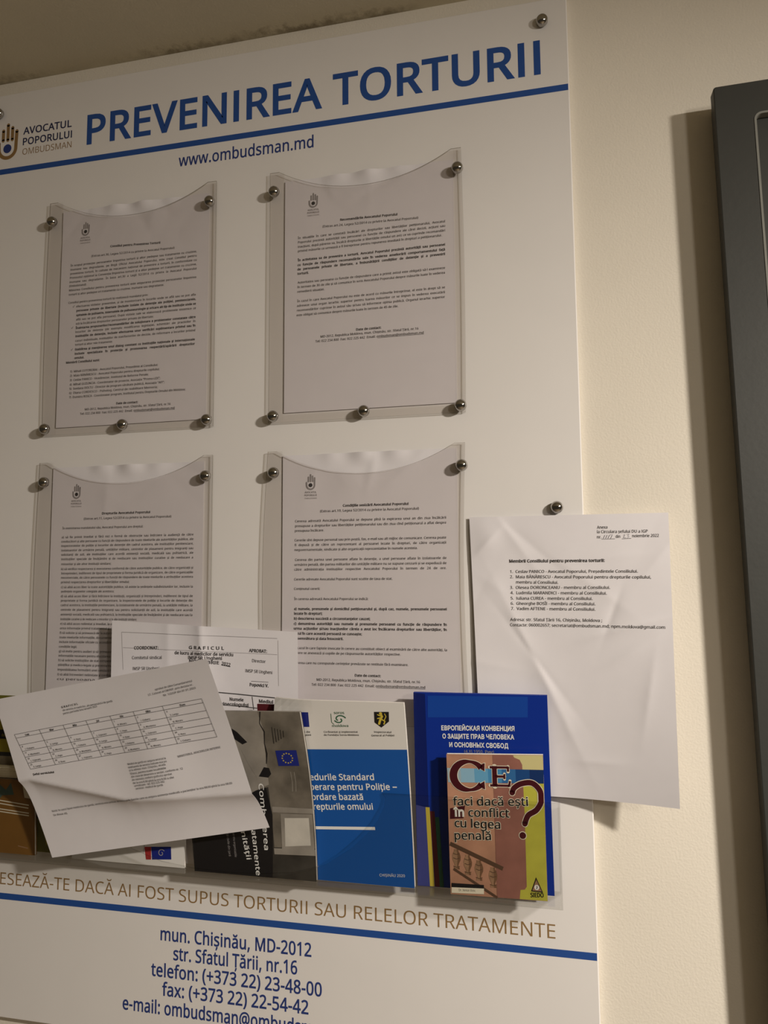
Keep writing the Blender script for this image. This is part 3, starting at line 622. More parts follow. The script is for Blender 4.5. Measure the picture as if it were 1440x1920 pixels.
    'j': (207, [[18, -192, -18, -190, -44, -183, -44, -126, -19, -132, 9, -134, 32, -130, 51, -120, 64, -100, 68, -67, 68, 430, 139, 430, 139, -64, 136, -101, 126, -133, 110, -159, 87, -177, 56, -189], [63, 546, 66, 566, 75, 580, 88, 588, 104, 591, 119, 588, 133, 580, 142, 566, 145, 546, 142, 526, 133, 512, 119, 504, 104, 501, 88, 504, 75, 512, 66, 526]]),
    'k': (428, [[138, 291, 137, 257, 135, 221, 138, 221, 152, 240, 172, 264, 189, 285, 326, 430, 409, 430, 235, 246, 421, 0, 336, 0, 187, 200, 138, 158, 138, 0, 68, 0, 68, 609, 138, 609]]),
    'l': (207, [[139, 0, 68, 0, 68, 609, 139, 609]]),
    'm': (750, [[540, 438, 603, 429, 649, 401, 676, 352, 685, 280, 685, 0, 615, 0, 615, 277, 610, 321, 594, 353, 567, 372, 528, 379, 474, 369, 438, 342, 418, 298, 411, 237, 411, 0, 342, 0, 342, 277, 339, 308, 332, 333, 320, 353, 303, 367, 281, 376, 253, 379, 215, 374, 185, 360, 164, 338, 150, 308, 141, 269, 139, 223, 139, 0, 68, 0, 68, 430, 125, 430, 136, 371, 140, 371, 155, 392, 173, 409, 194, 422, 217, 431, 241, 436, 266, 438, 312, 433, 349, 420, 378, 398, 398, 366, 402, 366, 427, 398, 461, 420, 499, 433]]),
    'n': (495, [[275, 438, 343, 429, 391, 401, 421, 352, 431, 280, 431, 0, 361, 0, 361, 275, 355, 321, 338, 353, 308, 372, 265, 379, 204, 368, 166, 338, 146, 289, 139, 223, 139, 0, 68, 0, 68, 430, 125, 430, 136, 371, 140, 371, 156, 392, 175, 409, 198, 422, 222, 431, 248, 436]]),
    'o': (485, [[442, 216, 438, 165, 428, 121, 411, 82, 388, 51, 359, 25, 324, 7, 285, -4, 241, -8, 200, -4, 163, 7, 129, 25, 100, 51, 77, 82, 59, 121, 48, 165, 44, 216, 50, 282, 68, 336, 97, 380, 137, 412, 186, 431, 244, 438, 299, 431, 347, 412, 387, 380, 417, 336, 436, 282], [117, 216, 120, 169, 130, 128, 147, 95, 172, 71, 203, 56, 243, 51, 282, 56, 314, 71, 339, 95, 356, 128, 366, 169, 369, 216, 365, 263, 355, 303, 338, 335, 314, 359, 282, 374, 242, 379, 185, 368, 147, 335, 124, 284]]),
    'p': (493, [[273, 438, 322, 432, 365, 413, 401, 383, 428, 339, 444, 284, 449, 216, 444, 148, 427, 93, 401, 49, 365, 17, 322, -2, 272, -8, 241, -6, 213, 1, 190, 11, 170, 24, 153, 38, 139, 55, 134, 55, 137, 20, 139, -16, 139, -192, 68, -192, 68, 430, 126, 430, 136, 371, 139, 371, 153, 389, 170, 405, 189, 419, 213, 429, 240, 436], [260, 379, 221, 374, 190, 362, 167, 342, 152, 313, 142, 275, 139, 229, 139, 216, 142, 167, 150, 126, 165, 93, 188, 70, 220, 55, 261, 51, 297, 56, 326, 72, 348, 98, 364, 131, 373, 171, 376, 217, 369, 283, 348, 334, 311, 367]]),
    'q': (493, [[354, -9, 355, 25, 358, 58, 354, 58, 332, 32, 303, 11, 266, -3, 219, -8, 170, -2, 128, 17, 93, 48, 66, 91, 49, 146, 44, 214, 50, 282, 67, 338, 93, 381, 129, 413, 172, 432, 221, 438, 267, 433, 304, 419, 333, 397, 355, 371, 358, 371, 369, 430, 425, 430, 425, -192, 354, -192], [233, 51, 272, 55, 304, 67, 327, 87, 342, 116, 352, 153, 355, 199, 355, 213, 348, 285, 328, 337, 290, 369, 231, 379, 181, 368, 145, 334, 124, 281, 117, 213, 124, 145, 146, 93, 182, 61]]),
    'r': (331, [[269, 438, 295, 437, 319, 433, 310, 368, 287, 372, 264, 374, 240, 371, 217, 363, 195, 351, 176, 334, 161, 313, 149, 289, 141, 261, 139, 229, 139, 0, 68, 0, 68, 430, 126, 430, 134, 351, 137, 351, 152, 374, 170, 395, 191, 413, 214, 426, 240, 435]]),
    's': (384, [[348, 119, 343, 80, 327, 49, 302, 24, 268, 6, 226, -4, 176, -8, 135, -6, 99, -1, 68, 8, 42, 19, 42, 83, 70, 71, 104, 60, 141, 52, 178, 49, 224, 53, 256, 66, 274, 86, 280, 112, 278, 128, 271, 141, 259, 154, 239, 167, 212, 180, 174, 196, 135, 212, 103, 228, 76, 245, 57, 266, 45, 292, 41, 324, 52, 372, 85, 408, 137, 430, 202, 438, 240, 436, 275, 430, 308, 421, 339, 409, 315, 353, 258, 372, 228, 378, 197, 380, 159, 377, 131, 366, 114, 350, 108, 328, 111, 312, 119, 298, 133, 286, 154, 274, 219, 246, 257, 231, 289, 215, 314, 197, 333, 176, 344, 150]]),
    't': (289, [[212, 50, 245, 53, 272, 59, 272, 5, 258, 0, 240, -4, 200, -8, 167, -5, 138, 4, 112, 20, 91, 44, 78, 79, 74, 125, 74, 375, 13, 375, 13, 409, 75, 437, 103, 528, 144, 528, 144, 430, 269, 430, 269, 375, 144, 375, 144, 127, 149, 93, 163, 69, 185, 54]]),
    'u': (495, [[427, 430, 427, 0, 370, 0, 359, 57, 356, 57, 340, 36, 321, 20, 298, 8, 273, -1, 247, -6, 220, -8, 173, -4, 134, 8, 103, 29, 81, 59, 68, 99, 63, 148, 63, 430, 135, 430, 135, 153, 141, 108, 158, 76, 188, 57, 230, 51, 273, 55, 306, 69, 330, 91, 345, 121, 354, 160, 357, 206, 357, 430]]),
    'v': (407, [[163, 0, 0, 430, 75, 430, 167, 176, 180, 137, 193, 96, 201, 63, 204, 63, 214, 96, 227, 138, 241, 176, 332, 430, 407, 430, 244, 0]]),
    'w': (630, [[346, 243, 336, 276, 328, 308, 321, 335, 316, 357, 313, 357, 308, 335, 302, 307, 294, 275, 284, 242, 207, 1, 127, 1, 9, 431, 82, 431, 141, 201, 153, 154, 163, 109, 169, 73, 172, 73, 178, 97, 185, 128, 193, 160, 201, 188, 277, 431, 354, 431, 428, 188, 440, 149, 451, 109, 457, 74, 460, 74, 466, 108, 477, 153, 489, 201, 549, 431, 621, 431, 502, 1, 419, 1]]),
    'x': (424, [[170, 220, 22, 430, 102, 430, 213, 268, 322, 430, 402, 430, 253, 220, 410, 0, 330, 0, 213, 172, 94, 0, 14, 0]]),
    'y': (409, [[1, 430, 76, 430, 169, 185, 184, 144, 196, 105, 205, 68, 209, 68, 224, 121, 245, 186, 333, 430, 409, 430, 224, -59, 207, -97, 188, -130, 165, -156, 138, -176, 106, -188, 67, -192, 34, -190, 9, -186, 9, -130, 30, -133, 56, -135, 79, -132, 99, -126, 116, -114, 130, -99, 142, -80, 152, -59, 174, -2]]),
    'z': (377, [[346, 0, 31, 0, 31, 47, 262, 375, 45, 375, 45, 430, 340, 430, 340, 377, 112, 55, 346, 55]]),
    '{': (305, [[279, -127, 233, -123, 194, -112, 163, -95, 140, -70, 125, -38, 120, 1, 120, 119, 117, 143, 109, 162, 95, 177, 76, 186, 52, 192, 22, 194, 22, 253, 52, 255, 76, 261, 95, 270, 109, 284, 117, 303, 120, 327, 120, 446, 125, 485, 140, 516, 164, 541, 196, 559, 235, 569, 279, 573, 279, 515, 254, 512, 232, 506, 214, 496, 201, 482, 193, 463, 190, 439, 190, 324, 185, 287, 168, 259, 141, 238, 103, 226, 103, 221, 142, 209, 169, 189, 185, 160, 190, 123, 190, 6, 193, -18, 200, -36, 213, -51, 231, -61, 253, -66, 279, -69]]),
    '|': (442, [[192, 609, 250, 609, 250, -193, 192, -193]]),
    '}': (305, [[26, -69, 52, -66, 73, -60, 91, -50, 104, -36, 112, -17, 115, 6, 115, 123, 120, 159, 136, 188, 164, 208, 202, 221, 202, 225, 164, 237, 136, 258, 120, 286, 115, 323, 115, 440, 112, 464, 104, 483, 92, 497, 74, 507, 52, 513, 26, 515, 26, 573, 72, 569, 111, 559, 142, 541, 165, 516, 180, 485, 184, 445, 184, 328, 187, 303, 196, 284, 210, 270, 229, 260, 253, 255, 282, 253, 282, 194, 253, 192, 229, 186, 210, 177, 196, 163, 187, 144, 184, 119, 184, 0, 179, -39, 164, -71, 140, -95, 109, -113, 70, -123, 26, -127]]),
    '~': (458, [[216, 256, 189, 267, 168, 273, 132, 277, 108, 274, 84, 264, 61, 249, 40, 230, 40, 293, 61, 311, 83, 324, 109, 332, 136, 335, 159, 334, 182, 330, 209, 323, 242, 310, 269, 299, 290, 292, 326, 288, 349, 291, 374, 302, 397, 317, 418, 335, 418, 273, 397, 255, 374, 241, 349, 233, 322, 230, 299, 231, 275, 235, 249, 243]]),
    'ă': (450, [[231, 437, 299, 428, 347, 403, 376, 358, 385, 293, 385, 0, 334, 0, 320, 61, 317, 61, 298, 40, 279, 22, 258, 9, 234, -1, 206, -6, 172, -8, 136, -5, 103, 6, 75, 23, 55, 48, 41, 80, 37, 119, 50, 176, 87, 219, 152, 245, 243, 257, 316, 259, 316, 285, 310, 330, 293, 359, 265, 375, 227, 380, 194, 378, 163, 370, 106, 347, 84, 400, 115, 414, 151, 426, 190, 434], [252, 208, 184, 200, 141, 182, 118, 155, 110, 119, 115, 87, 132, 66, 157, 53, 188, 49, 238, 56, 279, 79, 306, 117, 315, 172, 315, 210], [350, 593, 344, 563, 332, 537, 313, 516, 289, 500, 259, 489, 223, 486, 171, 493, 134, 515, 110, 549, 100, 593, 144, 593, 148, 574, 156, 561, 168, 552, 183, 547, 225, 543, 263, 547, 278, 553, 291, 562, 301, 575, 306, 593]]),
    'â': (450, [[231, 437, 299, 428, 347, 403, 376, 358, 385, 293, 385, 0, 334, 0, 320, 61, 317, 61, 298, 40, 279, 22, 258, 9, 234, -1, 206, -6, 172, -8, 136, -5, 103, 6, 75, 23, 55, 48, 41, 80, 37, 119, 50, 176, 87, 219, 152, 245, 243, 257, 316, 259, 316, 285, 310, 330, 293, 359, 265, 375, 227, 380, 194, 378, 163, 370, 106, 347, 84, 400, 115, 414, 151, 426, 190, 434], [252, 208, 184, 200, 141, 182, 118, 155, 110, 119, 115, 87, 132, 66, 157, 53, 188, 49, 238, 56, 279, 79, 306, 117, 315, 172, 315, 210], [261, 614, 288, 575, 326, 531, 361, 495, 361, 486, 311, 486, 268, 518, 224, 558, 180, 518, 138, 486, 90, 486, 90, 495, 124, 532, 160, 575, 188, 614]]),
    'î': (207, [[139, 0, 68, 0, 68, 430, 139, 430], [139, 614, 166, 575, 204, 531, 239, 495, 239, 486, 189, 486, 146, 518, 102, 558, 59, 518, 16, 486, -32, 486, -32, 495, 2, 532, 38, 575, 67, 614]]),
    'ș': (384, [[348, 119, 343, 80, 327, 49, 302, 24, 268, 6, 226, -4, 176, -8, 135, -6, 99, -1, 68, 8, 42, 19, 42, 83, 70, 71, 104, 60, 141, 52, 178, 49, 224, 53, 256, 66, 274, 86, 280, 112, 278, 128, 271, 141, 259, 154, 239, 167, 212, 180, 174, 196, 135, 212, 103, 228, 76, 245, 57, 266, 45, 292, 41, 324, 52, 372, 85, 408, 137, 430, 202, 438, 240, 436, 275, 430, 308, 421, 339, 409, 315, 353, 258, 372, 228, 378, 197, 380, 159, 377, 131, 366, 114, 350, 108, 328, 111, 312, 119, 298, 133, 286, 154, 274, 219, 246, 257, 231, 289, 215, 314, 197, 333, 176, 344, 150], [244, -56, 231, -93, 207, -137, 180, -177, 141, -177, 141, -168, 154, -133, 167, -89, 174, -49, 244, -49]]),
    'ț': (289, [[212, 50, 245, 53, 272, 59, 272, 5, 258, 0, 240, -4, 200, -8, 167, -5, 138, 4, 112, 20, 91, 44, 78, 79, 74, 125, 74, 375, 13, 375, 13, 409, 75, 437, 103, 528, 144, 528, 144, 430, 269, 430, 269, 375, 144, 375, 144, 127, 149, 93, 163, 69, 185, 54], [223, -56, 210, -93, 186, -137, 159, -177, 120, -177, 120, -168, 134, -133, 146, -89, 153, -49, 223, -49]]),
    'Ă': (512, [[437, 0, 368, 177, 141, 177, 73, 0, 0, 0, 224, 575, 289, 575, 512, 0], [282, 415, 274, 438, 263, 473, 255, 500, 247, 468, 238, 438, 230, 415, 165, 241, 346, 241], [379, 736, 374, 706, 361, 680, 343, 659, 318, 642, 288, 632, 253, 629, 201, 636, 163, 658, 140, 692, 130, 736, 173, 736, 178, 717, 186, 704, 197, 695, 213, 689, 254, 686, 292, 690, 308, 695, 321, 704, 330, 718, 335, 736]]),
    'Â': (512, [[437, 0, 368, 177, 141, 177, 73, 0, 0, 0, 224, 575, 289, 575, 512, 0], [282, 415, 274, 438, 263, 473, 255, 500, 247, 468, 238, 438, 230, 415, 165, 241, 346, 241], [290, 757, 318, 717, 356, 674, 391, 638, 391, 629, 341, 629, 298, 660, 253, 701, 210, 661, 168, 629, 119, 629, 119, 638, 154, 674, 190, 717, 218, 757]]),
    'Î': (272, [[239, 0, 32, 0, 32, 42, 99, 57, 99, 515, 32, 531, 32, 573, 239, 573, 239, 531, 172, 515, 172, 57, 239, 42], [172, 757, 199, 717, 237, 674, 272, 638, 272, 629, 222, 629, 179, 660, 135, 701, 91, 661, 49, 629, 1, 629, 1, 638, 35, 674, 71, 717, 99, 757]]),
    'Ș': (440, [[403, 153, 396, 106, 378, 66, 348, 35, 307, 11, 257, -3, 198, -8, 137, -5, 83, 4, 41, 19, 41, 88, 73, 76, 113, 65, 156, 57, 201, 55, 240, 57, 273, 66, 298, 79, 316, 98, 327, 120, 330, 147, 327, 173, 318, 194, 302, 213, 277, 230, 242, 247, 196, 265, 161, 279, 131, 294, 106, 311, 85, 330, 69, 351, 57, 375, 50, 403, 48, 435, 54, 477, 71, 513, 99, 542, 136, 563, 180, 576, 231, 581, 276, 578, 318, 572, 355, 562, 389, 549, 366, 487, 336, 499, 302, 508, 266, 515, 229, 517, 196, 515, 169, 507, 148, 494, 133, 478, 124, 457, 121, 434, 124, 407, 133, 386, 149, 367, 172, 351, 204, 335, 246, 318, 293, 299, 332, 279, 362, 255, 385, 228, 398, 194], [257, -56, 244, -93, 221, -137, 193, -177, 155, -177, 155, -168, 168, -133, 180, -89, 188, -49, 257, -49]]),
    'Ț': (446, [[259, 0, 187, 0, 187, 509, 8, 509, 8, 573, 437, 573, 437, 509, 259, 509], [274, -56, 261, -93, 238, -137, 210, -177, 172, -177, 172, -168, 185, -133, 197, -89, 204, -49, 274, -49]]),
    '–': (451, [[36, 207, 36, 277, 415, 277, 415, 207]]),
    ' ': (208, []),
    'Е': (472, [[68, 0, 68, 573, 419, 573, 419, 509, 141, 509, 141, 322, 400, 322, 400, 258, 141, 258, 141, 64, 422, 64, 422, 0]]),
    'В': (513, [[68, 0, 68, 573, 271, 573, 325, 567, 370, 553, 404, 528, 429, 498, 444, 462, 448, 421, 445, 387, 436, 360, 420, 339, 401, 322, 378, 310, 355, 301, 355, 295, 382, 289, 409, 276, 433, 256, 453, 229, 466, 195, 471, 153, 465, 113, 450, 75, 424, 44, 387, 20, 339, 5, 278, 0], [141, 64, 276, 64, 333, 71, 371, 90, 393, 118, 400, 154, 396, 181, 385, 207, 368, 229, 344, 245, 314, 257, 279, 260, 141, 260], [141, 321, 268, 321, 298, 324, 324, 333, 347, 348, 364, 367, 375, 392, 378, 419, 371, 454, 352, 483, 319, 502, 270, 509, 141, 509]]),
    'Р': (501, [[68, 0, 68, 573, 265, 573, 325, 566, 374, 548, 412, 520, 439, 484, 455, 440, 460, 392, 455, 342, 439, 298, 412, 262, 374, 233, 325, 215, 265, 209, 123, 209, 123, 272, 262, 272, 303, 277, 334, 288, 358, 306, 375, 331, 385, 359, 387, 392, 385, 423, 375, 453, 358, 476, 334, 494, 302, 505, 261, 509, 141, 509, 141, 0]]),
    'О': (600, [[301, -8, 231, 1, 169, 28, 118, 71, 79, 129, 54, 202, 45, 286, 54, 370, 79, 442, 118, 501, 169, 545, 231, 572, 301, 581, 370, 572, 432, 545, 483, 501, 522, 442, 547, 370, 555, 286, 547, 202, 522, 129, 483, 71, 432, 28, 370, 1], [301, 60, 349, 66, 393, 86, 431, 118, 459, 162, 478, 218, 484, 286, 478, 353, 459, 411, 431, 455, 393, 487, 349, 507, 301, 513, 251, 507, 207, 487, 170, 455, 141, 410, 123, 353, 116, 286, 123, 218, 141, 162, 170, 118, 207, 86, 251, 66]]),
    'П': (582, [[514, 573, 514, 0, 441, 0, 441, 509, 141, 509, 141, 0, 68, 0, 68, 573]]),
    'Й': (589, [[521, 0, 448, 0, 448, 328, 449, 369, 453, 432, 455, 511, 468, 509, 423, 429, 390, 373, 361, 326, 154, 0, 68, 0, 68, 573, 141, 573, 141, 220, 140, 177, 138, 122, 133, 61, 124, 62, 153, 120, 181, 170, 203, 206, 437, 573, 521, 573], [295, 633, 266, 637, 239, 647, 216, 664, 199, 687, 188, 713, 185, 742, 234, 742, 239, 717, 251, 699, 271, 686, 295, 682, 320, 686, 339, 699, 351, 717, 356, 742, 406, 742, 403, 713, 392, 687, 375, 664, 352, 647, 325, 637]]),
    'С': (574, [[301, -8, 231, 1, 169, 28, 117, 71, 79, 129, 54, 202, 45, 286, 54, 370, 79, 442, 117, 501, 169, 545, 231, 572, 301, 581, 343, 578, 383, 567, 420, 552, 453, 530, 481, 503, 504, 471, 521, 433, 532, 392, 459, 392, 451, 420, 438, 445, 422, 465, 402, 482, 379, 495, 355, 505, 329, 511, 301, 513, 251, 507, 207, 486, 169, 454, 141, 410, 123, 353, 116, 286, 123, 218, 141, 163, 170, 118, 207, 86, 251, 66, 301, 60, 329, 62, 355, 68, 379, 78, 402, 91, 422, 108, 438, 128, 451, 153, 459, 180, 532, 180, 521, 140, 504, 102, 482, 70, 453, 43, 420, 21, 384, 6, 343, -5]]),
    'К': (526, [[68, 0, 68, 573, 141, 573, 141, 323, 221, 323, 408, 573, 495, 573, 283, 295, 505, 0, 418, 0, 224, 260, 141, 260, 141, 0]]),
    'А': (540, [[18, 0, 226, 573, 311, 573, 521, 0, 445, 0, 323, 340, 297, 419, 261, 538, 276, 538, 240, 418, 215, 340, 96, 0], [124, 160, 124, 224, 417, 224, 417, 160]]),
    'Я': (505, [[438, 0, 365, 0, 365, 509, 243, 509, 203, 505, 171, 495, 146, 478, 129, 456, 120, 428, 117, 396, 120, 365, 129, 338, 146, 316, 171, 301, 203, 290, 243, 287, 397, 287, 397, 223, 240, 223, 180, 229, 131, 244, 93, 270, 66, 305, 50, 348, 45, 396, 50, 445, 66, 487, 92, 523, 131, 550, 179, 567, 240, 573, 438, 573], [108, 0, 25, 0, 164, 258, 247, 258]]),
    'Н': (582, [[68, 0, 68, 573, 141, 573, 141, 325, 441, 325, 441, 573, 514, 573, 514, 0, 441, 0, 441, 261, 141, 261, 141, 0]]),
    'Ц': (565, [[498, 0, 68, 0, 68, 573, 141, 573, 141, 64, 426, 64, 426, 573, 498, 573], [484, -123, 484, 0, 456, 0, 456, 63, 554, 63, 553, -123]]),
    'И': (589, [[521, 0, 448, 0, 448, 328, 449, 369, 453, 432, 455, 511, 468, 509, 423, 429, 390, 373, 361, 326, 154, 0, 68, 0, 68, 573, 141, 573, 141, 220, 140, 177, 138, 122, 133, 61, 124, 62, 153, 120, 181, 170, 203, 206, 437, 573, 521, 573]]),
    'З': (485, [[243, -8, 190, -2, 143, 12, 104, 35, 74, 66, 54, 105, 47, 149, 120, 149, 126, 122, 138, 99, 158, 80, 181, 68, 211, 59, 242, 56, 277, 60, 306, 69, 332, 83, 351, 104, 364, 128, 367, 156, 364, 186, 351, 212, 332, 233, 306, 249, 272, 259, 233, 262, 187, 262, 187, 325, 233, 325, 265, 328, 293, 337, 316, 351, 333, 370, 343, 395, 348, 422, 344, 449, 334, 473, 320, 492, 298, 505, 274, 514, 243, 518, 215, 514, 188, 507, 164, 493, 146, 475, 134, 453, 129, 426, 60, 426, 66, 469, 86, 507, 115, 538, 152, 561, 196, 575, 244, 581, 295, 575, 338, 559, 371, 535, 397, 502, 413, 466, 419, 426, 412, 382, 393, 344, 362, 315, 323, 297, 323, 293, 357, 284, 385, 268, 409, 247, 426, 221, 436, 190, 439, 156, 432, 111, 413, 72, 384, 39, 344, 14, 297, -2]]),
    'Щ': (761, [[68, 573, 141, 573, 141, 64, 339, 64, 339, 573, 411, 573, 411, 64, 610, 64, 610, 573, 682, 573, 682, 0, 68, 0], [670, -123, 670, 0, 641, 0, 641, 63, 738, 63, 738, -123]]),
    'Т': (505, [[36, 509, 36, 573, 469, 573, 469, 509, 289, 509, 289, 0, 217, 0, 217, 509]]),
    'Ч': (548, [[251, 214, 196, 218, 149, 233, 110, 258, 82, 293, 65, 339, 60, 396, 60, 573, 132, 573, 132, 397, 141, 343, 168, 306, 209, 285, 260, 278, 306, 283, 350, 294, 391, 313, 430, 337, 430, 266, 391, 244, 349, 229, 303, 217], [408, 0, 408, 573, 481, 573, 481, 0]]),
    'Л': (585, [[36, 0, 36, 64, 51, 64, 75, 66, 95, 74, 109, 90, 120, 116, 128, 152, 134, 204, 164, 573, 518, 573, 518, 0, 445, 0, 445, 509, 231, 509, 205, 197, 199, 150, 191, 109, 181, 75, 165, 47, 147, 27, 123, 11, 93, 3, 57, 0]]),
    'Ы': (689, [[122, 347, 277, 347, 332, 341, 379, 325, 418, 301, 447, 267, 464, 225, 471, 177, 464, 126, 447, 82, 419, 47, 379, 21, 332, 6, 277, 0, 68, 0, 68, 573, 141, 573, 141, 63, 277, 63, 326, 71, 366, 93, 390, 129, 399, 177, 394, 207, 383, 233, 365, 254, 341, 270, 312, 279, 277, 283, 122, 283], [621, 573, 621, 0, 548, 0, 548, 573]]),
    'Х': (534, [[20, 0, 244, 320, 244, 266, 33, 573, 117, 573, 200, 450, 230, 406, 251, 370, 274, 329, 261, 329, 284, 370, 306, 406, 335, 450, 421, 573, 502, 573, 292, 269, 292, 323, 513, 0, 430, 0, 329, 145, 302, 186, 281, 220, 259, 260, 275, 260, 253, 221, 232, 187, 205, 145, 102, 0]]),
    'Б': (505, [[68, 0, 68, 573, 410, 573, 410, 509, 141, 509, 141, 332, 272, 332, 326, 328, 374, 313, 411, 288, 439, 257, 457, 216, 463, 170, 457, 122, 439, 80, 411, 46, 374, 20, 326, 6, 272, 0], [141, 63, 270, 63, 322, 71, 360, 91, 383, 125, 391, 170, 383, 212, 360, 243, 322, 262, 270, 269, 141, 269]]),
    'Д': (641, [[36, -123, 36, 64, 82, 64, 96, 79, 109, 97, 120, 119, 132, 149, 142, 182, 150, 224, 163, 331, 182, 573, 540, 573, 540, 64, 605, 64, 605, -123, 535, -123, 535, 0, 106, 0, 106, -123], [165, 64, 468, 64, 468, 509, 249, 509, 234, 331, 221, 218, 211, 169, 198, 125, 183, 90]]),
    'и': (463, [[403, 0, 333, 0, 333, 308, 330, 308, 125, 0, 60, 0, 60, 427, 128, 427, 128, 117, 133, 117, 338, 427, 403, 427]]),
    'м': (602, [[60, 0, 60, 427, 162, 427, 261, 189, 277, 149, 289, 113, 298, 79, 307, 46, 296, 46, 304, 78, 313, 113, 325, 149, 341, 189, 439, 427, 543, 427, 543, 0, 474, 0, 474, 222, 474, 267, 475, 311, 475, 355, 476, 399, 484, 399, 467, 338, 449, 284, 424, 223, 331, 0, 270, 0, 176, 223, 152, 284, 133, 338, 115, 399, 125, 399, 126, 358, 127, 314, 127, 268, 127, 222, 127, 0]]),
}
SURF = {'blue': ((-144.2, -126.0, 22.0), (0.2, -125.5, 22.0), (2.1, -331.7, 16.0), (-143.0, -333.0, 16.0), 148, 208),
 'coe': ((-563.2, -150, 26), (-415.2, -150, 26), (-415.2, -333.0, 24.0), (-563.2, -333.0, 24), 148, 185),
 'd1': ((-623.5, 498, 1.7), (-408.5, 498, 1.7), (-408.5, 200.5, 1.7), (-623.5, 200.5, 1.7), 215.0, 297.5),
 'd2': ((-305, 499, 1.7), (-92.5, 499, 1.7), (-92.5, 202, 1.7), (-305, 202, 1.7), 212.5, 297),
 'd3': ((-625, 147, 1.7), (-410, 147, 1.7), (-410, -152, 1.7), (-625, -152, 1.7), 215, 299),
 'd4': ((-306, 149, 1.7), (-94, 149, 1.7), (-94, -150, 1.7), (-306, -150, 1.7), 212, 299),
 'd5': ((-80.7, 68.1, 3.0), (131.6, 67.3, 8.0), (124.9, -228.9, 41.0), (-71.5, -236.2, 6.0), 210, 297),
 'd6': ((-521.9, -49.4, 18.0), (-280.6, -61.6, 18.0), (-279.6, -332, 13), (-521.9, -332, 13), 241.3, 276.5),
 'd7': ((-660.7, -144.9, 47.0), (-362.9, -86.6, 81.0), (-299.5, -270.1, 61.0), (-574.4, -325.2, 52.0), 297, 210),
 'dark': ((-408.9, -146.2, 66), (-260.9, -143.2, 66.0), (-253.4, -333.0, 29.0), (-399.9, -333.0, 29.0), 148, 205),
 'green': ((-720, -144.1, 22), (-572, -144.1, 22), (-572, -331, 18), (-720, -331, 18), 150, 186.9),
 'orange': ((-721.4, -245.0, 25), (-618.4, -245.0, 25.0), (-613.8, -333.0, 25.0), (-716.8, -333.0, 25), 105, 89.2),
 'proc': ((-296.4, -131.7, 60.0), (-147.7, -131.3, 60.0), (-144.5, -333.0, 24.0), (-292.5, -333.0, 24), 148, 210),
 'red': ((-319.2, -140.2, 44.0), (-214.2, -140.2, 44), (-214.2, -332, 18.2), (-319.2, -332, 18.2), 105, 205),
 'small': ((-106.8, -188.1, 34.0), (-5.8, -184.7, 34.0), (-5.0, -331.3, 31.0), (-104.9, -332.4, 31.0), 103, 146)}
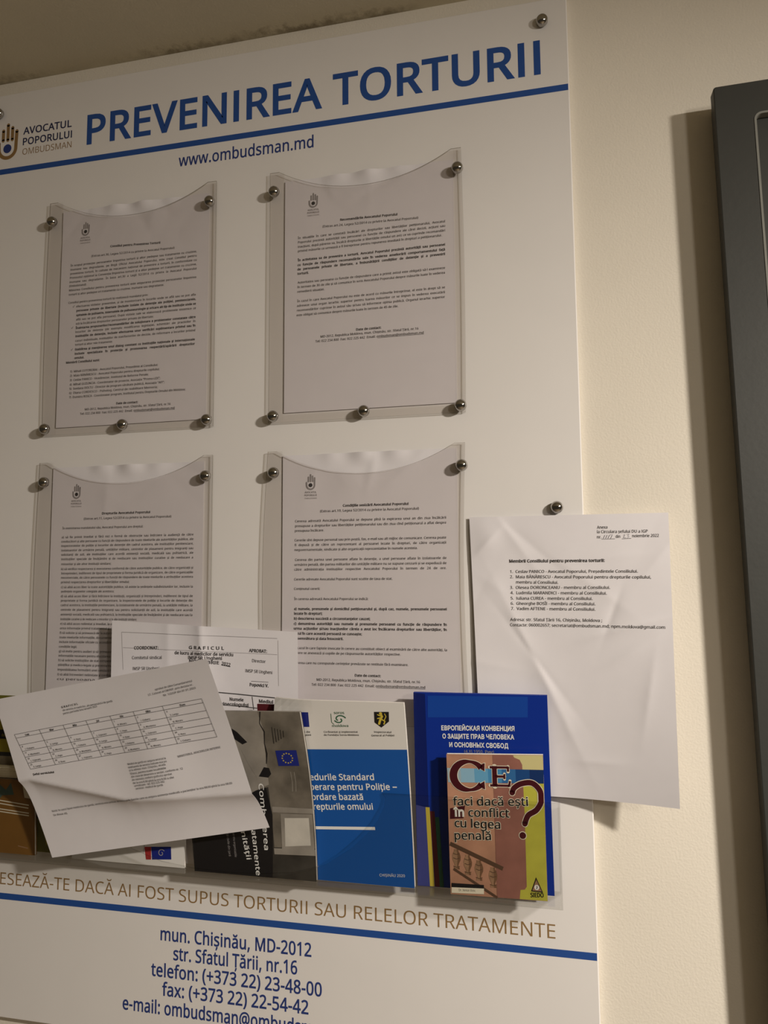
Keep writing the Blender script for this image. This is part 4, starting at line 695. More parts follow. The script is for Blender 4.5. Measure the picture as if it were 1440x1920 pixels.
LINES = {'d1': [('Consiliul pentru Prevenirea Torturii', 73.4, 240.0, 146.3, 237.2, None, 1),
        ('(Extras art.30, Legea 52/2014 cu privire la Avocatul Poporului)', 45.5, 229.5, 166.8, 227.8, None, 0),
        ('În scopul protecției persoanelor împotriva torturii și altor pedepse sau tratamente cu cruzime,', 14.3, 219.4, 198.6, 219.4, None, 0),
        ('inumane sau degradante, pe lîngă Oficiul Avocatului Poporului, este creat Consiliul pentru', 14.3, 213.7, 198.7, 213.7, None, 0),
        ('prevenirea torturii, în calitate de mecanism național de prevenire a torturii, în conformitate cu', 14.1, 208.0, 198.8, 208.0, None, 0),
        ('Protocolul opțional la Convenția împotriva torturii și a altor pedepse ori tratamente cu cruzime,', 13.9, 202.3, 198.7, 202.3, None, 0),
        ('inumane sau degradante. În baza art.30 a Legii 52/2014 cu privire la Avocatul Poporului', 13.5, 196.5, 198.8, 196.5, None, 0),
        ('(Ombudsmanul).', 13.4, 191.0, 39.4, 191.0, None, 0),
        ('Misiunea Consiliului pentru prevenirea torturii este asigurarea protecției persoanelor împotriva', 13.2, 185.1, 198.6, 185.1, None, 0),
        ('torturii și altor pedepse ori tratamente cu cruzime, inumane sau degradante.', 13.0, 179.2, 153.2, 179.2, None, 0),
        ('Consiliul pentru prevenirea torturii își realizează mandatul prin:', 13.0, 167.9, 130.7, 167.9, None, 0),
        ('v', 19.7, 162.0, 22.7, 162.0, None, 0),
        ('efectuarea vizitelor preventive, și de monitorizare în locurile unde se află sau se pot afla', 25.0, 161.9, 198.4, 161.9, None, 0),
        ('persoane private de libertate (inclusiv izolate de detenție ale poliției, penitenciarele,', 25.3, 156.0, 198.6, 156.0, None, 1),
        ('spitalele de psihiatrie, internatele de psihoneurologie și oricare alt tip de instituție unde se', 25.5, 149.8, 198.7, 149.8, None, 1),
        ('află sau se pot afla persoane). După vizitele sale se elaborează problemele sistemice ce', 25.5, 143.9, 198.8, 143.9, None, 0),
        ('stă la încălcarea drepturilor persoanelor private de libertate;', 25.3, 138.1, 139.2, 138.1, None, 0),
        ('v', 18.6, 132.9, 21.6, 132.9, None, 0),
        ('Înaintarea propunerilor/recomandărilor de soluționare a problemelor constatate către', 25.0, 132.3, 198.6, 132.3, None, 1),
        ('locurilor de detenție (de exemplu modificarea legislației, schimbări ale practicilor în', 25.0, 126.9, 198.7, 126.9, None, 0),
        ('instituțiile de detenție, inclusiv efectuarea unor verificări suplimentare privind sau în', 25.2, 121.1, 198.8, 121.1, None, 1),
        ('cazuri individuale, instituțiilor de stat/factorilor de decizie, de reformare a locurilor privind', 25.3, 114.9, 198.5, 114.9, None, 0),
        ('torturii și altor rele tratamente.', 25.2, 109.5, 80.9, 109.5, None, 0),
        ('v', 19.1, 103.1, 22.1, 103.1, None, 0),
        ('Stabilirea și menținerea unui dialog constant cu instituțiile naționale și internaționale', 25.1, 103.0, 198.1, 103.0, None, 1),
        ('inclusiv specializate în protecția și promovarea respectării/apărării drepturilor', 25.1, 97.2, 198.3, 97.2, None, 1),
        ('omului.', 24.8, 91.5, 39.2, 91.5, None, 1),
        ('Membrii Consiliului sunt:', 12.3, 86.0, 62.5, 86.0, None, 1),
        ('1)  Mihail COTOROBAI - Avocatul Poporului, Președinte al Consiliului;', 19.1, 73.4, 146.8, 73.4, None, 0),
        ('2)  Maia BĂNĂRESCU - Avocatul Poporului pentru drepturile copilului;', 18.9, 67.7, 149.3, 67.7, None, 0),
        ('3)  Ceslav PANICO - Vicedirector, Institutul de Reforme Penale;', 18.9, 61.8, 134.0, 61.8, None, 0),
        ('4)  Mihail GUZUNCIA - Coordonator de proiecte, Asociația "Promo-LEX";', 18.9, 55.8, 150.6, 55.8, None, 0),
        ('5)  Svetlana DOLTU - Director de program sănătate publică, Asociația "AFI";', 18.9, 50.1, 156.7, 50.1, None, 0),
        ('6)  Diana CORDESCO - Psiholog, Centrul de reabilitare Memoria;', 18.7, 44.4, 147.3, 44.4, None, 0),
        ('7)  Dumitru ROSCA - Coordonator program, Institutul pentru Drepturile Omului din Moldova;', 18.7, 38.7, 186.2, 38.7, None, 0),
        ('Date de contact:', 88.6, 26.4, 119.8, 26.4, None, 1),
        ('MD-2012, Republica Moldova, mun. Chișinău, str. Sfatul Țării, nr.16', 42.8, 21.1, 165.9, 21.1, None, 0),
        ('Tel: 022 234 800  Fax: 022 225 442  Email: ombudsman@ombudsman.md', 36.0, 15.6, 171.9, 15.6, None, 0)],
 'd2': [('Recomandările Avocatului Poporului', 71.8, 237.3, 144.2, 235.4, None, 1),
        ('(Extras art.24, Legea 52/2014 cu privire la Avocatul Poporului)', 49.4, 231.1, 169.5, 228.0, None, 0),
        ('În situațiile în care se constată încălcări ale drepturilor sau libertăților petiționarului, Avocatul', 17.4, 219.7, 202.0, 219.7, None, 0),
        ('Poporului prezintă autorității sau persoanei cu funcție de răspundere ale cărei decizii, acțiuni sau', 17.4, 214.1, 202.0, 214.1, None, 0),
        ('inacțiuni, după părerea sa, încalcă drepturile și libertățile omului un aviz ce va cuprinde recomandări', 17.4, 208.4, 201.9, 208.4, None, 0),
        ('privind măsurile ce urmează a fi întreprinse pentru repunerea imediată în drepturi a petiționarului.', 17.4, 202.8, 197.7, 202.8, None, 0),
        ('În activitatea sa de prevenire a torturii, Avocatul Poporului prezintă autorității sau persoanei', 17.1, 191.0, 201.6, 191.0, None, 1),
        ('cu funcție de răspundere recomandările sale în vederea ameliorării comportamentului față', 17.1, 184.9, 201.5, 184.9, None, 1),
        ('de persoanele private de libertate, a îmbunătățirii condițiilor de detenție și a prevenirii', 16.9, 179.3, 201.4, 179.3, None, 1),
        ('torturii.', 16.9, 173.7, 31.7, 173.7, None, 1),
        ('Autoritatea sau persoana cu funcție de răspundere care a primit avizul este obligată să-l examineze', 17.0, 162.3, 201.0, 162.3, None, 0),
        ('în termen de 30 de zile și să comunice în scris Avocatului Poporului despre măsurile luate în vederea', 16.8, 156.4, 200.9, 156.4, None, 0),
        ('remedierii situației.', 16.8, 150.6, 51.8, 150.6, None, 0),
        ('În cazul în care Avocatul Poporului nu este de acord cu măsurile întreprinse, el este în drept să se', 16.7, 138.5, 200.6, 138.5, None, 0),
        ('adreseze unui organ ierarhic superior pentru luarea măsurilor ce se impun în vederea executării', 16.5, 132.6, 200.5, 132.6, None, 0),
        ('recomandărilor cuprinse în avizul său și/sau să informeze opinia publică. Organul ierarhic superior', 16.3, 126.8, 200.4, 126.8, None, 0),
        ('este obligat să comunice despre măsurile luate în termen de 45 de zile.', 16.1, 120.7, 144.0, 120.7, None, 0),
        ('Date de contact:', 92.0, 96.1, 122.9, 96.1, None, 1),
        ('MD-2012, Republica Moldova, mun. Chișinău, str. Sfatul Țării, nr.16', 46.8, 91.0, 168.2, 91.0, None, 0),
        ('Tel: 022 234 800  Fax: 022 225 442  Email: ombudsman@ombudsman.md', 40.5, 85.6, 174.6, 85.6, None, 0)],
 'd3': [('Drepturile Avocatului Poporului', 74.3, 236.0, 142.4, 236.0, None, 1),
        ('(Extras art.11, Legea 52/2014 cu privire la Avocatul Poporului)', 47.9, 229.8, 171.6, 229.8, None, 0),
        ('În exercitarea mandatului său, Avocatul Poporului are dreptul:', 17.0, 218.1, 132.8, 218.1, None, 0),
        ('a) să fie primit imediat și fără nici o formă de obstrucție sau întîrziere la audiență de către', 16.4, 206.5, 202.3, 206.5, None, 0),
        ('conducători și alte persoane cu funcții de răspundere de toate nivelurile ale autorităților publice, ale', 15.9, 200.9, 202.4, 200.9, None, 0),
        ('inspectoratelor de poliție și locurilor de detenție din cadrul acestora, ale instituțiilor penitenciare,', 15.9, 195.3, 202.4, 195.3, None, 0),
        ('izolatoarelor de urmărire penală, unităților militare, centrelor de plasament pentru imigranți sau', 16.2, 189.5, 202.5, 189.5, None, 0),
        ('solicitanți de azil, ale instituțiilor care acordă asistență socială, medicală sau psihiatrică, ale', 16.4, 183.9, 202.6, 183.9, None, 0),
        ('instituțiilor speciale de învățămînt și de reeducare sau instituțiilor curative și de reeducare a', 16.6, 178.1, 202.5, 178.1, None, 0),
        ('minorilor și ale altor instituții similare;', 16.8, 171.7, 89.1, 171.7, None, 0),
        ('b) să verifice respectarea și executarea conformă de către autoritățile publice, de către organizații și', 16.9, 165.4, 202.7, 165.4, None, 0),
        ('întreprinderi, indiferent de tipul de proprietate și forma juridică de organizare, de către organizațiile', 17.1, 159.8, 202.6, 159.8, None, 0),
        ('necomerciale, de către persoanele cu funcții de răspundere de toate nivelurile a atribuțiilor acestora', 17.3, 154.3, 202.7, 154.3, None, 0),
        ('privind respectarea drepturilor și libertăților omului;', 17.5, 148.5, 115.5, 148.5, None, 0),
        ('c) să aibă acces liber la toate autoritățile publice, să asiste la ședințele subdiviziunilor lor, inclusiv la', 17.8, 142.2, 202.8, 142.2, None, 0),
        ('ședințele organelor colegiale ale acestora;', 18.0, 136.7, 94.3, 136.7, None, 0),
        ('d) să aibă acces liber și fără întîrziere la instituții, organizații și întreprinderi, indiferent de tipul de', 18.0, 130.6, 202.8, 130.6, None, 0),
        ('proprietate și forma juridică de organizare, la inspectoratele de poliție și locurile de detenție din', 18.2, 125.0, 202.9, 125.0, None, 0),
        ('cadrul acestora, la instituțiile penitenciare, la izolatoarele de urmărire penală, la unitățile militare, la', 18.2, 119.3, 202.8, 119.3, None, 0),
        ('centrele de plasament pentru imigranți sau pentru solicitanții de azil, la instituțiile care acordă', 18.5, 113.4, 202.9, 113.4, None, 0),
        ('asistență socială, medicală sau psihiatrică, la instituțiile speciale de învățămînt și de reeducare sau la', 18.5, 107.4, 202.8, 107.4, None, 0),
        ('instituțiile curative și de reeducare a minorilor și la alte instituții similare;', 18.5, 101.5, 127.2, 101.5, None, 0),
        ('e) să aibă acces nelimitat și imediat, la orice oră, în instituțiile de detenție, la', 18.5, 95.6, 202.8, 95.6, None, 0),
        ('orice informație privind tratamentul și condițiile de detenție a persoanelor private', 18.3, 89.9, 203.0, 89.9, None, 0),
        ('f) să solicite și să primească de la autoritățile publice, de la persoanele juridice', 18.1, 84.1, 203.1, 84.1, None, 0),
        ('toate nivelurile informațiile, documentele și materialele necesare pentru', 17.9, 78.4, 203.2, 78.4, None, 0),
        ('inclusiv informațiile oficiale cu accesibilitate limitată, în', 17.7, 72.6, 203.3, 72.6, None, 0),
        ('condițiile legii;', 17.8, 66.7, 43.5, 66.7, None, 0),
        ('g) să invite pentru audieri și să primească de la persoana cu funcție', 17.8, 60.9, 203.3, 60.9, None, 0),
        ('informațiile necesare pentru elucidarea circumstanțelor cazului examinat de', 17.6, 55.3, 203.4, 55.3, None, 0),
        ('h) să solicite instituțiilor de stat competente efectuarea unor expertize de', 17.4, 49.6, 203.5, 49.6, None, 0),
        ('științifice și medico-legale și prezentarea lor pe cazurile investigate a', 17.2, 43.8, 203.6, 43.8, None, 0),
        ('imposibilitatea formulării unei concluzii fără', 17.0, 37.8, 203.5, 37.8, None, 0),
        ('i) să aibă întrevederi nelimitate și confidențiale', 16.8, 31.8, 203.7, 31.8, None, 0),
        ('cu persoana aflată în detenție', 16.6, 26.0, 149.0, 26.0, None, 0)],
 'd4': [('Condițiile sesizării Avocatului Poporului', 75.9, 234.7, 155.1, 234.7, None, 1),
        ('(Extras art.19, Legea 52/2014 cu privire la Avocatul Poporului)', 47.6, 228.8, 167.1, 228.8, None, 0),
        ('Cererea adresată Avocatului Poporului se depune pînă la expirarea unui an din ziua încălcării', 16.2, 217.5, 198.8, 217.5, None, 0),
        ('presupuse a drepturilor sau libertăților petiționarului sau din ziua cînd petiționarul a aflat despre', 16.0, 211.7, 198.7, 211.7, None, 0),
        ('presupusa încălcare.', 15.8, 206.0, 52.3, 206.0, None, 0),
        ('Cererile sînt depuse personal sau prin poștă, fax, e-mail sau alt mijloc de comunicare. Cererea poate', 15.7, 194.6, 198.4, 194.6, None, 0),
        ('fi depusă și de către un reprezentant al persoanei lezate în drepturi, de către organizații', 15.7, 188.9, 198.4, 188.9, None, 0),
        ('neguvernamentale, sindicate și alte organizații reprezentative în numele acesteia.', 15.5, 183.1, 165.1, 183.1, None, 0),
        ('Cererea din partea unei persoane aflate în detenție, a unei persoane aflate în izolatoarele de', 16.3, 171.2, 198.3, 171.2, None, 0),
        ('urmărire penală, din partea militarilor din unitățile militare nu se supune cenzurii și se expediază de', 15.4, 165.4, 198.2, 165.4, None, 0),
        ('către administrația instituțiilor respective Avocatului Poporului în termen de 24 de ore.', 15.4, 159.7, 198.1, 159.7, None, 0),
        ('Cererile adresate Avocatului Poporului sunt scutite de taxa de stat.', 15.3, 148.0, 135.1, 148.0, None, 0),
        ('Conținutul cererii:', 15.3, 136.8, 47.5, 136.8, None, 0),
        ('În cererea adresată Avocatului Poporului se indică:', 15.4, 124.8, 106.1, 124.8, None, 0),
        ('a) numele, prenumele și domiciliul petiționarului și, după caz, numele, prenumele persoanei', 15.2, 113.1, 197.9, 113.1, None, 1),
        ('lezate în drepturi;', 15.2, 107.6, 50.4, 107.6, None, 1),
        ('b) descrierea succintă a circumstanțelor cauzei;', 15.1, 101.7, 108.4, 101.7, None, 1),
        ('c) denumirea autorității sau numele și prenumele persoanei cu funcție de răspundere în', 15.1, 95.7, 197.6, 95.7, None, 1),
        ('urma acțiunilor și/sau inacțiunilor căreia a avut loc încălcarea drepturilor sau libertăților, în', 14.9, 90.0, 197.5, 90.0, None, 1),
        ('cazul în care această persoană se cunoaște;', 15.0, 84.2, 98.4, 84.2, None, 1),
        ('d) semnătura și data întocmirii.', 15.0, 78.4, 76.0, 78.4, None, 1),
        ('În cazul în care faptele invocate în cerere au constituit obiect al examinării de către alte autorități, la', 14.8, 67.3, 197.5, 67.3, None, 0),
        ('cerere se anexează și copiile de pe răspunsurile autorităților respective.', 14.9, 61.6, 143.8, 61.6, None, 0),
        ('Cererea care nu corespunde cerințelor prevăzute se restituie fără examinare.', 14.9, 50.0, 152.7, 50.0, None, 0),
        ('Date de contact:', 89.7, 36.9, 120.5, 36.9, None, 1),
        ('MD-2012, Republica Moldova, mun. Chișinău, str. Sfatul Țării, nr.16', 43.4, 31.0, 166.0, 31.0, None, 0),
        ('Tel: 022 234 800  Fax: 022 225 442  Email: ombudsman@ombudsman.md', 37.3, 25.3, 172.1, 25.3, None, 0)],
 'd5': [('Anexa', 137.4, 281.3, 148.4, 281.3, None, 0),
        ('la Circulara șefului DU a IGP', 137.2, 276.5, 188.9, 276.0, None, 0),
        ('nr. ', 137.0, 270.8, 141.7, 270.8, None, 0),
        ('din', 156.3, 271.0, 161.2, 271.0, None, 0),
        ('noiembrie 2022', 173.1, 271.3, 199.8, 271.1, None, 0),
        ('Membrii Consiliului pentru prevenirea torturii:', 42.2, 246.3, 144.2, 245.5, None, 1),
        ('1.  Ceslav PANICO - Avocatul Poporului, Președintele Consiliului.', 42.8, 234.9, 177.6, 233.5, None, 0),
        ('2.  Maia BĂNĂRESCU - Avocatul Poporului pentru drepturile copilului,', 42.5, 229.2, 190.5, 227.1, None, 0),
        ('membru al Consiliului.', 48.7, 223.4, 94.6, 222.5, None, 0),
        ('3.  Olesea DORONCEANU - membru al Consiliului.', 42.0, 217.6, 148.8, 216.6, None, 0),
        ('4.  Ludmila MARANDICI - membru al Consiliului.', 42.2, 211.9, 145.2, 210.6, None, 0),
        ('5.  Iuliana CUREA - membru al Consiliului.', 42.2, 206.0, 130.3, 205.0, None, 0),
        ('6.  Gheorghe BOSÎI - membru al Consiliului.', 42.1, 200.4, 133.1, 199.3, None, 0),
        ('7.  Vadim AFTENE - membru al Consiliului.', 42.1, 194.9, 132.9, 193.6, None, 0),
        ('Adresa: str. Sfatul Țării 16, Chișinău, Moldova ;', 40.5, 183.1, 139.5, 181.8, None, 0),
        ('Contacte: 060002657; secretariat@ombudsman.md; npm.moldova@gmail.com', 40.3, 177.4, 202.8, 175.0, None, 0)],
 'd6': [('COORDONAT:', 31.3, 243.6, 64.2, 245.7, None, 1),
        ('G R A F I C U L', 105.0, 248.6, 149.8, 250.1, None, 1),
        ('de lucru al medicilor de serviciu', 86.0, 241.3, 161.6, 243.3, None, 1),
        ('IMSP SR Ungheni', 103.8, 236.7, 147.4, 238.2, None, 1),
        ('NOIEMBRIE', 105.1, 232.6, 143.7, 232.7, None, 1),
        ('2022', 146.6, 232.4, 157.7, 231.1, None, 1),
        ('Comitetul sindical', 28.7, 231.8, 69.0, 234.6, None, 0),
        ('IMSP SR Ungheni', 29.7, 219.0, 65.8, 221.6, None, 0),
        ('APROBAT:', 181.1, 249.5, 203.7, 249.8, None, 1),
        ('Director', 185.2, 237.8, 202.0, 237.7, None, 0),
        ('IMSP SR Ungheni', 176.7, 225.5, 210.3, 225.4, None, 0),
        ('Popovici V.', 182.0, 209.6, 205.5, 209.6, None, 1),
        ('Numele', 156.8, 191.1, 174.3, 191.2, None, 1),
        ('ginecologului', 145.8, 185.1, 180.8, 185.5, None, 1),
        ('Mediul', 193.5, 191.1, 211.4, 191.1, None, 1)],
 'd7': [('aprobat de către Comandamentul', 219.4, 183.9, 269.9, 186.3, None, 0),
        ('LT. Colonel al CM/RIP, prin decizia nr.', 208.6, 178.9, 269.3, 181.9, None, 0),
        ('Nr. 1/2/UP din 01.01.2023', 227.6, 175.1, 271.4, 177.4, None, 0),
        ('G R A F I C U L', 88.5, 183.3, 111.8, 183.8, None, 1),
        ('de serviciu al medicilor, ale personalului de gardă', 89.1, 179.2, 159.0, 179.5, None, 0),
        ('pentru perioada luna ianuarie 2023', 88.1, 175.0, 136.3, 176.4, None, 0),
        ('Șeful serviciului', 22.8, 106.6, 52.2, 105.2, None, 1),
        ('MINISTERUL AFACERILOR INTERNE', 221.3, 100.0, 277.2, 103.3, None, 0),
        ('Medicii de gardă vor asigura serviciul la', 153.6, 100.3, 206.3, 100.8, None, 0),
        ('telefoanele de serviciu indicate mai jos', 153.1, 96.3, 206.1, 97.0, None, 0),
        ('și la adresa: mun. Chișinău, strada', 153.2, 92.6, 203.5, 93.5, None, 0),
        ('Sfatul, pentru toate localitățile', 153.2, 88.4, 202.7, 89.3, None, 0),
        ('din raza de deservire a secției, conform nr. 12', 153.4, 84.7, 222.9, 85.4, None, 0),
        ('ale raionului, conform graficului aprobat', 153.0, 80.9, 207.9, 81.3, None, 0),
        ('de la ora 8.00 pînă la ora 8.00 a zilei', 153.1, 77.0, 208.8, 76.9, None, 0),
        ('următoare - tel. 022 225 442', 153.8, 73.5, 195.5, 73.7, None, 0),
        ('serviciul - medical de gardă', 154.6, 70.0, 192.1, 70.1, None, 0),
        ('Notă: în cazul lipsei medicului de gardă, serviciul este preluat de medicul de familie care va asigura asistența medicală a pacienților la ora 08:00 pînă la ora 08:00', 23.0, 55.7, 277.3, 59.9, None, 0),
        ('(a doua zi).', 23.1, 50.8, 43.6, 50.7, None, 0)]}
ART = {'blue': {'l1': [(31.0, 167.7), (111.7, 169.5)],
          'l2': [(32.0, 158.9), (111.1, 160.5)],
          'l3': [(39.4, 150.0), (104.4, 151.0)],
          'l4': [(56.0, 144.0), (88.5, 144.6)],
          'left': [(-0.8, 206.6), (13.3, 206.5), (15.3, -2.0), (-2.0, -1.8)],
          'panel': [(16.4, 204.7), (127.1, 206.1), (126.3, 184.2), (15.9, 181.0)],
          'strip': [(13.5, 84.5), (16.9, -2.6), (28.6, -2.5), (28.5, 83.8)]},
 'coe': {'flag': [(104.9, 21.3), (130.4, 23.1), (131.1, 8.7), (106.4, 6.8)], 'red': [(96.2, 20.6), (104.9, 21.3), (105.2, 6.7), (98.5, 6.2)]},
 'd5': {'din': [(162.6, 270.2), (172.1, 270.5)], 'nr': [(141.6, 270.3), (155.6, 270.4)]},
 'd6': {'left': [(13.9, 263.2), (16.6, 218.7)],
        'mid': [(16.1, 244.8), (216.3, 248.5)],
        'sig': [(183.9, 215.4), (205.5, 215.6)],
        't1': [(129.0, 200.2), (220.9, 197.6)],
        't2': [(129.1, 186.2), (220.8, 183.7)],
        'top': [(13.9, 263.2), (216.4, 267.5)],
        'und': [(146.6, 232.0), (157.7, 230.6)],
        'v1': [(185.1, 197.5), (187.1, 182.4)]},
 'd7': {'crease': [(13.8, 101.8), (73.4, 80.7), (130.8, 60.7), (150.5, 56.6), (220.5, 50.8), (300.9, 44.8)], 'table': [(13.3, 161.0), (274.1, 164.4), (277.2, 116.8), (21.6, 114.6)]},
 'dark': {'blob': [(89.5, 124.7), (96.8, 136.5), (102.7, 135.7), (104.4, 128.5), (100.5, 123.8)],
          'bright': [(101.6, 86.6), (151.4, 87.4), (146.8, -2.4), (96.0, -6.2)],
          'crack': [(102.4, 204.8), (99.5, 190.4), (103.4, 180.2), (101.5, 165.7), (102.6, 153.3), (100.3, 140.8)],
          'eu': [(112.9, 157.4), (137.1, 158.8), (138.0, 139.8), (114.2, 138.7)],
          'head': [(71.3, 161.7), (99.4, 161.5), (100.3, 140.8), (96.1, 130.2), (87.3, 122.5), (79.0, 140.0)],
          'leaf': [(65.6, 183.5), (71.2, 179.4), (81.5, 166.8), (75.6, 163.9), (66.2, 171.0)],
          's1': [(51.0, 53.5), (51.6, 22.2)],
          's2': [(43.4, 50.8), (44.4, 22.7)],
          'shadow': [(96.2, 111.4), (100.7, 78.1), (97.9, 31.4), (96.0, -6.8), (-4.6, -5.8), (1.6, 45.6), (83.5, 106.6)],
          'sill': [(99.5, 36.8), (147.7, 38.5), (147.6, 31.2), (99.7, 29.4)],
          't1': [(88.0, 62.5), (88.0, 33.8)],
          't2': [(74.1, 57.3), (76.3, 1.7)],
          't3': [(61.4, 54.3), (66.0, 20.2)],
          'window': [(114.5, 74.8), (142.5, 76.6), (142.8, 43.3), (113.0, 40.0)]},
 'emblems': {'d1': (35.3, 266.2), 'd2': (37.2, 264.3), 'd3': (35.9, 263.2), 'd4': (35.7, 261.8)},
 'green': {'z': [(45.8, 190.4), (46.8, 160.6), (47.0, 153.2), (47.3, 144.6), (47.6, 133.5), (48.1, 117.5), (48.2, 112.5), (48.7, 96.6), (49.6, 67.3), (50.8, 30.9), (51.9, -7.7)]},
 'orange': {'a': [(55.2, 63.0), (97.4, 59.4)],
            'b': [(55.2, 59.3), (96.6, 55.8)],
            'blob': [(88.2, 83.6), (103.4, 85.6), (105.4, 67.1), (91.0, 68.1)],
            'c': [(55.2, 52.7), (97.3, 49.8)],
            'd': [(55.2, 49.6), (97.3, 46.8)],
            'e': [(81.2, 9.9), (95.5, 7.9)],
            'tri': [(58.2, 69.2), (71.4, 85.1), (75.7, 70.8)]},
 'proc': {'bar': [(37.9, 60.5), (107.1, 64.5)],
          'blue': [(33.9, 152.4), (147.1, 157.0)],
          'c1': [(57.2, 172.7), (95.4, 174.2)],
          'c2': [(57.0, 169.2), (96.1, 170.7)],
          'c3': [(113.6, 174.9), (132.2, 175.3)],
          'c4': [(110.2, 170.7), (135.3, 171.8)],
          'c5': [(21.5, 171.3), (41.5, 172.1)],
          'c6': [(21.3, 167.7), (42.2, 168.6)],
          'ch': [(109.6, 10.3), (137.7, 11.8)],
          'eu': [(31.2, 195.6), (41.3, 196.0), (41.2, 178.9), (30.9, 178.5)],
          'l1': [(36.7, 116.3), (109.6, 120.4)],
          'l2': [(36.2, 104.8), (134.2, 110.6)],
          'l3': [(37.3, 93.1), (95.9, 96.7)],
          'l4': [(38.5, 81.8), (106.2, 86.2)],
          'mo': [(67.3, 179.9), (85.4, 180.6)],
          'shield': [(115.1, 198.9), (131.2, 199.4), (130.6, 188.4), (121.8, 181.2), (114.7, 186.9)],
          'so': [(70.6, 195.0), (82.1, 195.4)],
          'soros': [(75.0, 189.3)]},
 'small': {'C': [(4.0, 105.4), (44.5, 142.2)],
           'E': [(46.5, 113.1), (67.4, 134.2)],
           'Q': [(69.5, 107.2), (71.9, 112.3), (79.4, 116.7), (90.5, 117.7), (98.3, 110.8), (100.2, 100.9), (94.7, 90.8), (85.7, 84.9), (81.8, 76.2)],
           'bal': [(7.6, 36.6), (19.7, 31.5), (31.6, 26.5), (46.5, 20.3)],
           'band': [(0.2, 131.5), (103.1, 131.1), (102.9, 117.3), (1.0, 116.4)],
           'blot': [(2.4, 89.1), (18.6, 92.6), (16.6, 79.3), (2.0, 78.0)],
           'box1': [(1.4, 11.6), (36.4, 11.8), (36.3, 8.2), (1.3, 7.2)],
           'box2': [(1.3, 7.2), (36.3, 8.2), (36.1, 2.5), (1.1, 1.4)],
           'bt': [(9.1, 3.7), (27.1, 4.3)],
           'col': [(72.9, 143.2), (80.8, 136.1), (82.0, 81.9), (81.8, 11.3), (74.1, 0.3)],
           'dot': [(79.2, 64.3)],
           'l1': [(5.3, 92.4), (86.4, 94.5)],
           'l2': [(5.7, 81.1), (66.4, 82.0)],
           'l3': [(6.4, 69.9), (56.4, 70.1)],
           'l4': [(6.0, 57.0), (46.2, 58.2)],
           'rail': [(1.2, 52.3), (57.2, 29.5)],
           'rail2': [(4.2, 26.3), (50.3, -0.1)],
           'si': [(85.6, 3.2), (99.1, 3.9)],
           'tri': [(91.7, 23.2), (86.1, 8.8), (98.5, 8.3)]}}
# ================================================================ THE SETTING
v, f = box(-3.2, 3.2, 0.009, 0.12, 0.0, EYE + 0.709)
wall = structure(meshobj('wall_back', v, f, M_WALL))
v, f = box(-3.2, 3.2, -2.6, 0.12, EYE + 0.709, EYE + 0.80)
M_CEIL = mat('cream_ceiling_paint', (0.62, 0.57, 0.44), 0.9, noise=0.05, nscale=7, bump=0.15, bscale=350)
_nt = M_CEIL.node_tree
_b = _nt.nodes['Principled BSDF']
_tc = [n for n in _nt.nodes if n.type == 'TEX_COORD'][0]
_sx = _nt.nodes.new('ShaderNodeSeparateXYZ')
_nt.links.new(_tc.outputs['Object'], _sx.inputs[0])
_ns = _nt.nodes.new('ShaderNodeTexNoise')
_ns.inputs['Scale'].default_value = 70
_ns.inputs['Detail'].default_value = 8
_ns.inputs['Roughness'].default_value = 0.7
_nt.links.new(_tc.outputs['Object'], _ns.inputs['Vector'])
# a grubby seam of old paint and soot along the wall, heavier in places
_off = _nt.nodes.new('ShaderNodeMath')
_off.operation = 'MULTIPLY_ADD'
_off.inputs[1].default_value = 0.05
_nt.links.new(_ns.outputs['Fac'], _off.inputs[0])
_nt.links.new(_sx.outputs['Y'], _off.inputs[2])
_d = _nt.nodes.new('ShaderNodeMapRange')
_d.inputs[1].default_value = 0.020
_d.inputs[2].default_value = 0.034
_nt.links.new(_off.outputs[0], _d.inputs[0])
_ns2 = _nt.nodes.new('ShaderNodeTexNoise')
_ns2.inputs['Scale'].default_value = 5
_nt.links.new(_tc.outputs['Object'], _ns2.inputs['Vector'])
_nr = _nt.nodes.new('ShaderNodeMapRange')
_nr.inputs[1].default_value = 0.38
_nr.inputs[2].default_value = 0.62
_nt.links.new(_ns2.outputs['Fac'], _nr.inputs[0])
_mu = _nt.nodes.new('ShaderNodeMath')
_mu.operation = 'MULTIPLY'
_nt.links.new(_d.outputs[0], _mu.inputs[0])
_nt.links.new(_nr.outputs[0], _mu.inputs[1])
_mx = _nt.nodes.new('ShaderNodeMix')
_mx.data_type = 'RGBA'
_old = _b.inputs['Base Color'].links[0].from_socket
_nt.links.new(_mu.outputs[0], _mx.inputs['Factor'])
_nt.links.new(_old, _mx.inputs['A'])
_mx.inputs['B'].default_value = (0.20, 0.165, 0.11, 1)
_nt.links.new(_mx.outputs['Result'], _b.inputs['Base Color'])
ceil = structure(meshobj('ceiling', v, f, M_CEIL))
v, f = box(-3.2, 3.2, -2.6, 0.12, -0.05, 0.0)
structure(meshobj('floor', v, f, M_FLOOR))

# ================================================================ THE BOARD
board = thing('information_board', 'large white printed wall board headed PREVENIREA TORTURII in blue capitals', 'notice board', W(-357, -540, 0))
BO = board.location
v, f = bbox_mm(-759, 45, -540, 685, -8.6, 0)
o = bevel(meshobj('panel', v, f, M_BOARD, board, BO), 0.0012, 1)
flatboard = Surf((0, 0, 0), (1000, 0, 0), (1000, -1000, 0), (0, -1000, 0), 1000, 1000)


class FlatSurf:
    w = h = 1.0

    def pt(self, x, y, off=0.0):
        return W(x, y, off)


